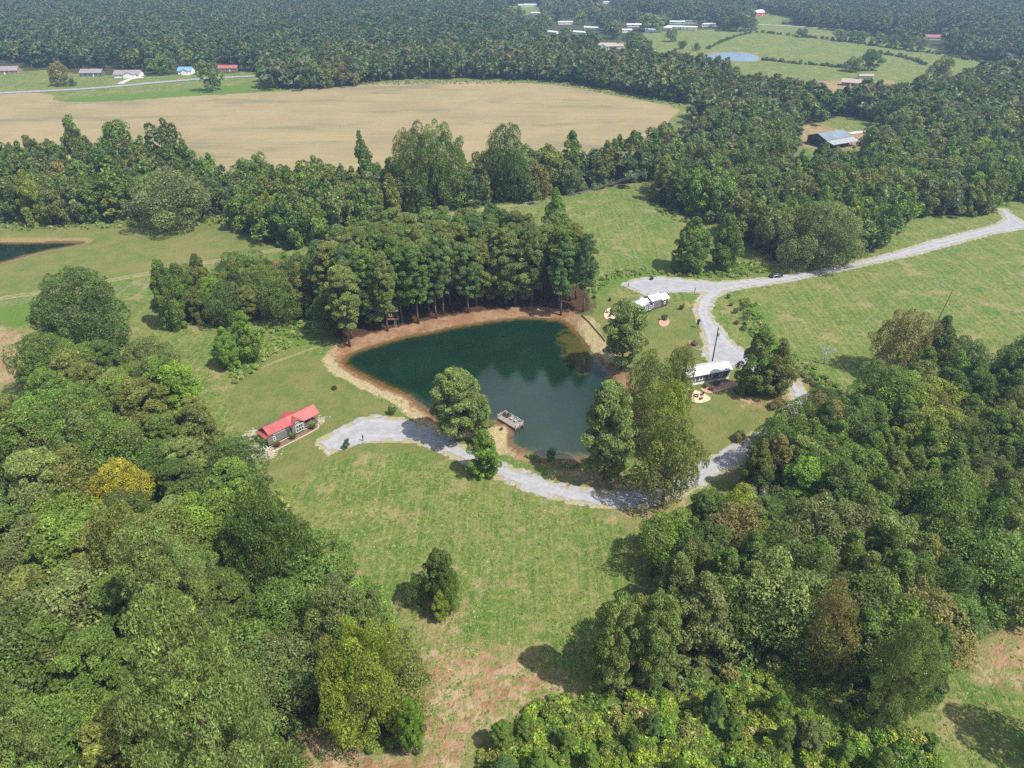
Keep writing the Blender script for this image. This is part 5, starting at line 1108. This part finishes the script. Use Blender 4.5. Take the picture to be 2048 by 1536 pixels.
for i, (a, rr, lb) in enumerate(((.3, 1.6, 'dark chair right of the cottage fire ring'), (2.2, 1.7, 'dark chair behind the cottage fire ring'), (3.4, 1.7, 'dark chair left of the cottage fire ring'), (5.3, 1.6, 'dark chair in front of the cottage fire ring'))):
    chair(fx + math.cos(a) * rr, fy + math.sin(a) * rr, a + PI, 'timber', lb, 'chairs round the cottage fire ring')
bed('gravel_circle', [at(1207, 630), at(1213, 620), at(1228, 613), at(1246, 618), at(1246, 636), at(1226, 642), at(1210, 640)], M['tan_edge'], 'pale seating circle west of the white roofed cabin', .09)
fx, fy = firepit(1224, 629, .55, 'fire ring on the pale circle west of the white roofed cabin')
for i, (a, rr, lb) in enumerate(((.6, 1.6, 'brown chair right of the west fire ring'), (2.5, 1.6, 'brown chair behind the west fire ring'), (4.2, 1.6, 'brown chair left of the west fire ring'))):
    chair(fx + math.cos(a) * rr, fy + math.sin(a) * rr, a + PI, 'brownwood', lb, 'chairs round the west fire ring')
x, y, z = ground_at(1249, 600); e = empty('picnic_table', (x, y, z), R(30), 'brown picnic table beside the white roofed cabin', 'table')
w = MB(); w.box(-.9, .9, -.38, .38, .72, .77); w.build('tabletop', M['rust_wall'], e)
for s_ in (-1, 1):
    w = MB(); w.box(-.9, .9, s_ * .75 - .13, s_ * .75 + .13, .42, .46); w.build('bench_seat', M['rust_wall'], e)
    w = MB(); w.tube([(s_ * .7, -.75, 0), (s_ * .7, -.25, .72)], .05, 4); w.tube([(s_ * .7, .75, 0), (s_ * .7, .25, .72)], .05, 4); w.tube([(s_ * .7, -.75, .4), (s_ * .7, .75, .4)], .04, 4); w.build('leg', M['timber'], e)
# garden swing bench in the shade by the leafy tree
x, y, z = ground_at(1480, 788); e = empty('lounge_bench', (x, y, z), R(-28), 'dark navy reclining bench in the tree shade by the cottage', 'bench')
w = MB(); w.slab((-1.1, -.4, .42), (.9, -.4, .38), (.9, .4, .38), (-1.1, .4, .42), .12); w.build('seat', M['blue_tarp'], e); w = MB(); w.slab((-1.75, -.4, .95), (-1.1, -.4, .42), (-1.1, .4, .42), (-1.75, .4, .95), .1); w.build('backrest', M['blue_tarp'], e)
for xx in (-1.0, .8):
    for s_ in (-1, 1): w = MB(); w.box(xx - .04, xx + .04, s_ * .36 - .04, s_ * .36 + .04, 0, .36); w.build('leg', M['metal'], e)

# floating dock with chairs
d0 = at(994.6, 835.7, -.6); d1 = at(1031, 857.4, -.6); d2 = at(1045, 848, -.6); DA = math.atan2(d1[1] - d0[1], d1[0] - d0[0]); DLn = math.dist(d0, d1); DWd = 2.7
dk = empty('dock', (d0[0], d0[1], -.68), DA, 'weathered wooden dock with rope rails at the sandy spit', 'dock')
mb = MB(); n = int(DLn / .15)
for i in range(n): x0 = i * DLn / n; mb.box(x0, x0 + DLn / n - .02, 0, DWd, .05, .09)
mb.build('decking', M['wood'], dk, kind='stuff')
mb = MB(); mb.box(0, DLn, -.05, .0, -.30, .09); mb.box(0, DLn, DWd, DWd + .05, -.30, .09); mb.box(-.05, 0, 0, DWd, -.30, .09); mb.box(DLn, DLn + .05, 0, DWd, -.30, .09); mb.build('fascia', M['brownwood'], dk)
PP = [(0.1, DWd), (2.1, DWd), (4.2, DWd), (DLn, DWd), (DLn, DWd * .5), (DLn, .0), (.0, DWd * .5), (0, 0)]
for (x, y) in PP:
    mb = MB(); mb.box(x - .06, x + .06, y - .06, y + .06, -1.4, 1.15); mb.build('post', M['wood'], dk)
def sag(a, b, s, n=6): return [(a[0] + (b[0] - a[0]) * i / n, a[1] + (b[1] - a[1]) * i / n, a[2] + (b[2] - a[2]) * i / n - s * 4 * (i / n) * (1 - i / n)) for i in range(n + 1)]
for a, b in (((0, 0), (0, DWd * .5)), ((0, DWd * .5), (.1, DWd)), ((.1, DWd), (2.1, DWd)), ((2.1, DWd), (4.2, DWd)), ((4.2, DWd), (DLn, DWd)), ((DLn, DWd), (DLn, DWd * .5)), ((DLn, DWd * .5), (DLn, 0))):
    mb = MB(); mb.tube(sag((a[0], a[1], 1.05), (b[0], b[1], 1.05), .22), .035, 4); mb.tube(sag((a[0], a[1], .6), (b[0], b[1], .6), .18), .03, 4); mb.build('rope', M['white'], dk)
for i, (lx, ly, rz, lb) in enumerate(((.9, 1.9, -.4, 'dark chair at the shore end of the dock'), (1.7, 1.9, -1.2, 'second dark chair along the dock'), (3.0, 2.0, -1.5, 'grey chair at the middle of the dock'), (4.3, 2.0, -1.8, 'grey chair toward the water end of the dock'))):
    p_ = local(dk, lx, ly); chair(p_[0], p_[1], DA + rz, ('timber', 'timber', 'ac', 'ac')[i], lb, 'chairs on the dock', -.59)
x, y, z = ground_at(1003, 861); e = empty('iron_brazier', (x, y, z), 0, 'dark iron brazier on the sand below the dock', 'brazier')  # iron fire bowl on legs, gives no light
w = MB(); w.tube([(0, 0, .35), (0, 0, .5), (0, 0, .7)], [.18, .34, .36], 10); w.build('bowl', M['fire'], e)
for a in (0, 2.1, 4.2): w = MB(); w.tube([(math.cos(a) * .35, math.sin(a) * .35, 0), (math.cos(a) * .18, math.sin(a) * .18, .42)], .03, 4); w.build('leg', M['fire'], e)
# timber edging wall along the east bank
pts_ = [ground_at(a, b) for a, b in ((1163, 632), (1176, 644), (1190, 660), (1204, 676), (1209, 684))]
w = MB()
for (a, b) in zip(pts_[:-1], pts_[1:]):
    w.poly([(a[0], a[1], a[2] - .3), (b[0], b[1], b[2] - .3), (b[0], b[1], b[2] + .3), (a[0], a[1], a[2] + .3), (a[0] + .2, a[1] + .1, a[2] - .3), (b[0] + .2, b[1] + .1, b[2] - .3), (b[0] + .2, b[1] + .1, b[2] + .3), (a[0] + .2, a[1] + .1, a[2] + .3)], [(0, 1, 2, 3), (7, 6, 5, 4), (3, 2, 6, 7), (0, 4, 5, 1), (1, 5, 6, 2), (0, 3, 7, 4)])
tag(w.build('retaining_edge', M['timber']), 'dark timber edging along the top of the east bank', 'edging')
# tree house in the pines
x, y, z = ground_at(787, 646); e = empty('tree_house', (x, y, z), R(8), 'dark raised hut on posts among the pond pines', 'tree house')
w = MB(); w.box(-1.5, 1.5, -1.2, 1.2, 2.2, 4.6); w.build('wall', M['timber'], e); w = MB(); w.box(-1.8, 1.8, -1.9, 1.3, 2.05, 2.2); w.build('platform', M['brownwood'], e)
w = MB(); w.slab((-1.9, -1.6, 4.65), (1.9, -1.6, 4.65), (1.9, 0, 5.4), (-1.9, 0, 5.4), .1); w.slab((1.9, 1.6, 4.65), (-1.9, 1.6, 4.65), (-1.9, 0, 5.4), (1.9, 0, 5.4), .1); w.build('roof', M['tan_edge'], e)
window(e, -1.0, -.2, 2.9, 3.9, -1.2); w = MB(); w.box(.3, 1.1, -1.24, -1.2, 2.25, 4.1); w.build('door', M['blue_tarp'], e)
for sx_ in (-1.6, 1.6):
    for sy_ in (-1.7, 1.1): w = MB(); w.box(sx_ - .08, sx_ + .08, sy_ - .08, sy_ + .08, -.2, 2.05); w.build('post', M['timber'], e)
w = MB(); w.tube([(.4, -3.0, 0), (.4, -1.9, 2.1)], .05, 4); w.tube([(.9, -3.0, 0), (.9, -1.9, 2.1)], .05, 4)
for i in range(1, 7): w.tube([(.4, -3.0 + 1.1 * i / 7, 2.1 * i / 7), (.9, -3.0 + 1.1 * i / 7, 2.1 * i / 7)], .03, 4)
w.build('ladder', M['metal'], e)

# black car on the gravel road
x, y, z = ground_at(1551, 554); car = empty('parked_car', (x, y, z + .06), R(192), 'black car on the gravel road beside the wood', 'car')
def loft(sections, name, mat, parent, smooth=True):
    mb = MB(); k = len(sections[0]); V = [p_ for s_ in sections for p_ in s_]; n = len(sections)
    Fq = [(i * k + j, i * k + (j + 1) % k, (i + 1) * k + (j + 1) % k, (i + 1) * k + j) for i in range(n - 1) for j in range(k)] + [tuple(range(k))[::-1], tuple((n - 1) * k + j for j in range(k))]
    mb.poly(V, Fq); return mb.build(name, mat, parent, smooth)
def csec(x, w_, z0, z1, sh=.12): return [(x, -w_ + .06, z0), (x, -w_, z0 + .15), (x, -w_, z1 - .2), (x, -w_ + sh, z1), (x, w_ - sh, z1), (x, w_, z1 - .2), (x, w_, z0 + .15), (x, w_ - .06, z0)]
loft([csec(2.3, .70, .35, .62), csec(2.2, .82, .28, .78), csec(1.6, .90, .22, .92), csec(.8, .92, .22, 1.0), csec(-.8, .92, .22, 1.02), csec(-1.7, .90, .22, 1.02), csec(-2.2, .84, .3, .98), csec(-2.32, .72, .4, .86)], 'body', M['carpaint'], car)
loft([csec(1.15, .74, .9, 1.0, .1), csec(.45, .70, .95, 1.42, .16), csec(-.6, .68, .95, 1.47, .16), csec(-1.35, .68, .95, 1.32, .16), csec(-1.95, .72, .9, 1.02, .1)], 'cabin', M['glass'], car)
loft([csec(.35, .58, 1.40, 1.45, .05), csec(-.6, .58, 1.45, 1.50, .05), csec(-1.2, .57, 1.36, 1.41, .05)], 'roof', M['carpaint'], car)
for wx in (1.45, -1.4):
    for s_ in (-1, 1):
        mb = MB(); mb.tube([(wx, s_ * .74, .33), (wx, s_ * .94, .33)], .33, 16); t_ = mb.build('wheel', M['tyre'], car); mb = MB(); mb.tube([(wx, s_ * .93, .33), (wx, s_ * .955, .33)], .2, 12); mb.build('rim', M['chrome'], t_)
for s_ in (-1, 1):
    mb = MB(); mb.box(2.2, 2.28, s_ * .6 - .15, s_ * .6 + .15, .6, .72); mb.build('headlight', M['lamp_clear'], car); mb = MB(); mb.box(-2.31, -2.24, s_ * .6 - .15, s_ * .6 + .15, .72, .86); mb.build('taillight', M['lamp_red'], car)
    mb = MB(); mb.box(.85, 1.0, s_ * 1.0 - .08, s_ * 1.0 + .08, .95, 1.07); mb.build('mirror', M['carpaint'], car)

# utility posts and poles
def hydrant(px, py, label, h=1.9):
    x, y, z = ground_at(px, py); e = empty('water_post', (x, y, z), R(40), label, 'utility post', 'utility posts beside the gravel pads')
    w = MB(); w.box(-.06, .06, -.06, .06, 0, h); w.build('post', M['timber'], e); w = MB(); w.box(-.16, .16, -.14, -.06, h * .55, h * .8); w.build('meter_box', M['dark'], e); w = MB(); w.tube([(.06, 0, h * .4), (.22, 0, h * .4), (.24, 0, h * .34)], .03, 5); w.build('tap', M['metal'], e)
hydrant(726, 882, 'dark utility post at the edge of the lower parking pad'); hydrant(1389, 586, 'dark utility post below the gravel apron'); hydrant(1257, 573, 'short dark post on the west tip of the gravel apron', 1.2)
def pole(px, py, ty, label, lean=(0, 0), trans=False, arm=True, ang_=0.0, r0=.15):
    x, y, z = ground_at(px, py); h = tree_height(px, py, ty); e = empty('utility_pole', (x, y, z), ang_, label, 'utility pole'); e.rotation_euler = (lean[0], lean[1], ang_)
    w = MB(); w.tube([(0, 0, -.3), (0, 0, h)], [r0 * 1.2, r0 * .8], 8); w.build('shaft', M['pole'], e)
    if arm:
        w = MB(); w.box(-1.2, 1.2, -.06, .06, h - .7, h - .56); w.build('crossarm', M['pole'], e)
        for xx in (-1.05, 0.0, 1.05): w = MB(); w.tube([(xx, 0, h - .56), (xx, 0, h - .36)], [.06, .04], 6); w.build('insulator', M['white'], e)
    if trans: w = MB(); w.tube([(.34, 0, h - 2.6), (.34, 0, h - 1.7)], .26, 10); w.build('transformer', M['metal'], e)
    return (x, y, z + h - .4)
pa = pole(1287, 405, 342, 'wooden pole with a crossarm in the upper meadow', arm=True, ang_=R(60))
pb = pole(1424, 726, 655, 'tall pole with a transformer behind the white roofed cottage', trans=True, arm=False, r0=.17)
pc = pole(1876, 640, 580, 'slim leaning pole at the edge of the right hand field', lean=(0, R(6)), arm=False, r0=.1)
pd = pole(1502, 520, 458, 'slim pole in front of the east wood', arm=False, r0=.1)
pe = pole(1838, 122, 95, 'far thin pole standing in the pasture', arm=False)
def wire(a, b, s, label, off=0.0):
    d = Vector((b[0] - a[0], b[1] - a[1], 0)).normalized(); n_ = Vector((-d.y, d.x, 0)) * off
    mb = MB(); mb.tube(sag(tuple(Vector(a) + n_), tuple(Vector(b) + n_), s, 20), .04, 4); return mb, label
x0, y0 = at(700, 492, 9.5); pw = (x0, y0, 9.5); x1, y1 = at(-260, 640, 10.0); pw2 = (x1, y1, 10.0)
# the middle pole of the run stands hidden behind the pond pines
xq, yq = x0, y0; e = empty('utility_pole', (xq, yq, gz(xq, yq)), R(60), 'wooden pole carrying the wires left of the pond pines', 'utility pole'); w = MB(); w.tube([(0, 0, -.3), (0, 0, 10)], [.17, .12], 8); w.build('shaft', M['pole'], e); w = MB(); w.box(-1.2, 1.2, -.06, .06, 9.3, 9.44); w.build('crossarm', M['pole'], e)
for off, lb in ((-1.0, 'near side power wire sagging over the meadows'), (0.0, 'middle power wire sagging over the meadows'), (1.0, 'far side power wire sagging over the meadows')):
    m1, _ = wire(pa, pw, 2.2, '', off); m2, _ = wire(pw, pw2, 2.2, '', off); m1.poly(m2.v, m2.f); tag(m1.build('power_line', M['wire']), lb, 'power line', 'wires of the meadow power line')

# barn with lean-to
a = at(1612, 292); b_ = at(1650, 297); c_ = at(1696, 289)
bang = math.atan2(c_[1] - b_[1], c_[0] - b_[0]); bn = empty('barn', (b_[0], b_[1], gz(*b_)), bang, 'dark barn with a galvanised roof and lean-to in the wood', 'barn')
BL = 19.0; BWd = 13.0
w = MB(); w.box(0, BL, 0, BWd, 0, 4.2); w.prism([(0, 4.2), (BWd, 4.2), (BWd / 2, 6.4)], 0, BL); w.build('wall', M['barn_dark'], bn)
rf = seam_roof(bn, (-.6, -.2, 4.2), (BL + .6, -.2, 4.2), (BL + .6, BWd / 2, 6.6), (-.6, BWd / 2, 6.6), M['galv'], 'roof', pitch=1.0)
seam_roof(rf, (BL + .6, BWd + .4, 4.15), (-.6, BWd + .4, 4.15), (-.6, BWd / 2, 6.6), (BL + .6, BWd / 2, 6.6), M['galv'], pitch=1.0)
seam_roof(rf, (-.4, -5.2, 2.9), (BL + 1.2, -5.2, 2.9), (BL + 1.2, -.1, 3.95), (-.4, -.1, 3.95), simple('pale_lean_to_roof', (.38, .40, .41), .4, .2), 'lean_to_roof', pitch=1.0)
for xx in (.1, 4.8, 9.5, 14.2, 18.9): w = MB(); w.box(xx - .1, xx + .1, -5.1, -4.9, 0, 2.85); w.build('post', M['timber'], bn)
w = MB(); w.box(-.06, 0, 4.3, 8.7, 0, 3.6); w.build('door', M['dark'], bn)
x, y, z = ground_at(1777, 262); e = empty('farm_trailer', (x, y, z), .3, 'small pale trailer on the lane right of the barn', 'trailer'); w = MB(); w.box(-1.4, 1.4, -.8, .8, .5, 1.5); w.build('body', M['white'], e)
for s_ in (-1, 1): w = MB(); w.tube([(0, s_ * .82, .4), (0, s_ * .95, .4)], .4, 12); w.build('wheel', M['tyre'], e)
# far houses
def house(px, py, L_, W_, h, rot, wall, roof, label, rise=2.2, wins=4, name='house', wing=None, door=True):
    x, y, z = ground_at(px, py); e = empty(name, (x, y, z), rot, label, 'house' if name == 'house' else name.replace('_', ' '))
    w = MB(); w.box(-L_ / 2, L_ / 2, 0, W_, 0, h); w.prism([(0, h), (W_, h), (W_ / 2, h + rise)], -L_ / 2, L_ / 2); w.build('wall', M[wall], e)
    w = MB(); s_ = .5; k = rise / (W_ / 2)
    w.slab((-L_ / 2 - s_, -s_, h - s_ * k + .15), (L_ / 2 + s_, -s_, h - s_ * k + .15), (L_ / 2 + s_, W_ / 2, h + rise + .15), (-L_ / 2 - s_, W_ / 2, h + rise + .15), .12)
    w.slab((L_ / 2 + s_, W_ + s_, h - s_ * k + .15), (-L_ / 2 - s_, W_ + s_, h - s_ * k + .15), (-L_ / 2 - s_, W_ / 2, h + rise + .15), (L_ / 2 + s_, W_ / 2, h + rise + .15), .12); w.build('roof', M[roof], e)
    for i in range(wins):
        c = -L_ / 2 + (i + .5) * L_ / wins
        if door and i == wins // 2: q_ = MB(); q_.box(c - .5, c + .5, -.06, 0, 0, 2.1); q_.build('door', M['white'], e)
        else: window(e, c - .7, c + .7, 1.0, 2.3, 0, 'y-', 1, True, .14)
    if wing:
        cx, ww, pr_ = wing; q_ = MB(); q_.box(cx - ww / 2, cx + ww / 2, -pr_, 0, 0, h); q_.prism_y([(cx - ww / 2, h), (cx + ww / 2, h), (cx, h + rise * .8)], -pr_, W_ / 3); q_.build('porch_wing', M['white'], e)
        q_ = MB(); q_.slab((cx - ww / 2 - .4, -pr_ - .5, h), (cx, -pr_ - .5, h + rise * .8 + .2), (cx, W_ / 2, h + rise * .8 + .2), (cx - ww / 2 - .4, W_ / 2, h), .1); q_.slab((cx, -pr_ - .5, h + rise * .8 + .2), (cx + ww / 2 + .4, -pr_ - .5, h), (cx + ww / 2 + .4, W_ / 2, h), (cx, W_ / 2, h + rise * .8 + .2), .1); q_.build('wing_roof', M[roof], e)
    return e
house(10, 149, 20, 10, 3, R(6), 'brick', 'shingle', 'grey roofed house at the far left margin', 2.6, 5)
house(182, 153, 17, 9, 2.8, R(4), 'slate_wall', 'shingle', 'plain grey roofed house behind the yard tree', 2.2, 4)
house(254, 156, 20, 10, 2.8, R(4), 'white', 'shingle', 'house with white porch columns beside the concrete driveway', 2.4, 6, wing=(2.5, 9, 2))
house(370, 149, 11, 9, 3.0, R(2), 'white', 'blue_roof', 'small house with a bright blue roof', 2.2, 3, wing=(1, 6, 3))
house(455, 143, 16, 8, 2.6, R(2), 'brick', 'pink_roof', 'low house with a faded red roof right of the lone tree', 1.8, 4)
house(1213, 99, 19, 10, 3, R(-3), 'brick', 'shingle_tan', 'tan roofed house at the pasture corner', 2.6, 4, wing=(-4, 7, 4)); house(1237, 97, 9, 6, 2.5, R(-3), 'white', 'shingle_tan', 'white garage beside the tan roofed house', 1.5, 2, 'garage')
house(1520, 32, 16, 10, 4.5, R(25), 'red_wall', 'white_roof', 'small bright red barn beyond the pasture', 3, 2, 'red_barn'); house(1866, 80, 15, 8, 2.8, R(-8), 'white', 'pink_roof', 'house with a coral red roof at the right wood edge', 2, 3); house(1700, 172, 13, 7, 2.6, R(-25), 'rust_wall', 'shingle_tan', 'rust walled shed showing through the trees by the pasture', 2, 3, 'shed')
house(1732, 158, 11, 4, 2.4, R(-4), 'ac', 'shingle_tan', 'long low pale shelter on the bare ground of the pasture', .8, 3, 'shelter', door=False)
mh = [(1044, 14, 'first'), (1061, 13, 'second'), (1212, 8, 'long far white home above the town'), (1071, 30, 'white home alone under the tree line'), (1131, 49, 'white home left of the big dark town trees'), (1104, 69, 'lowest white home at the town edge'), (1154, 69, 'home with a carport below the town trees'), (1183, 60, 'white home half behind the dark town tree'),
      (1269, 54, 'white home left of the pale round tree'), (1287, 53, 'white home just under the pale round tree'), (1254, 65, 'low white home behind the pasture tree'), (1306, 64, 'white home at the pasture corner'), (1327, 60, 'long white home at the head of the pasture'), (1349, 58, 'long home left of the purple roofed home'), (1354, 48, 'back row home left of the purple roofed home'), (1378, 47, 'purple roofed home in the back row'), (1378, 59, 'front home below the purple roofed home'), (1418, 53, 'last white home at the right of the row')]
for i, (a, b, lb) in enumerate(mh):
    if lb == 'first': lb = 'small white home by the distant field'
    if lb == 'second': lb = 'longer white home by the distant field'
    pr = i == 15
    house(a, b, 19 if i not in (0, 3, 5, 10) else 12, 5, 2.7, R((-4, 3, 2, -10, 5, -35, -30, -20, 0, 8, 12, -15, -14, -12, -4, -5, -8, 0)[i]), 'white', 'mauve_wall' if pr else 'white_roof', lb, .9, 4, 'mobile_home')

# ------------------------------------------------------------------ haze
m, nt, out = new_mat('thin_summer_haze')
pv = nd(nt, 'ShaderNodeVolumePrincipled', {'Color': (.48, .70, 1.0, 1), 'Density': HAZE, 'Anisotropy': .2}); nt.links.new(pv.outputs[0], out.inputs['Volume'])
w = MB(); w.box(-7600, 7600, -5600, 8200, -6, 103); o = w.build('haze', m); tag(o, 'thin pale air haze over the land', None, None, 'stuff')
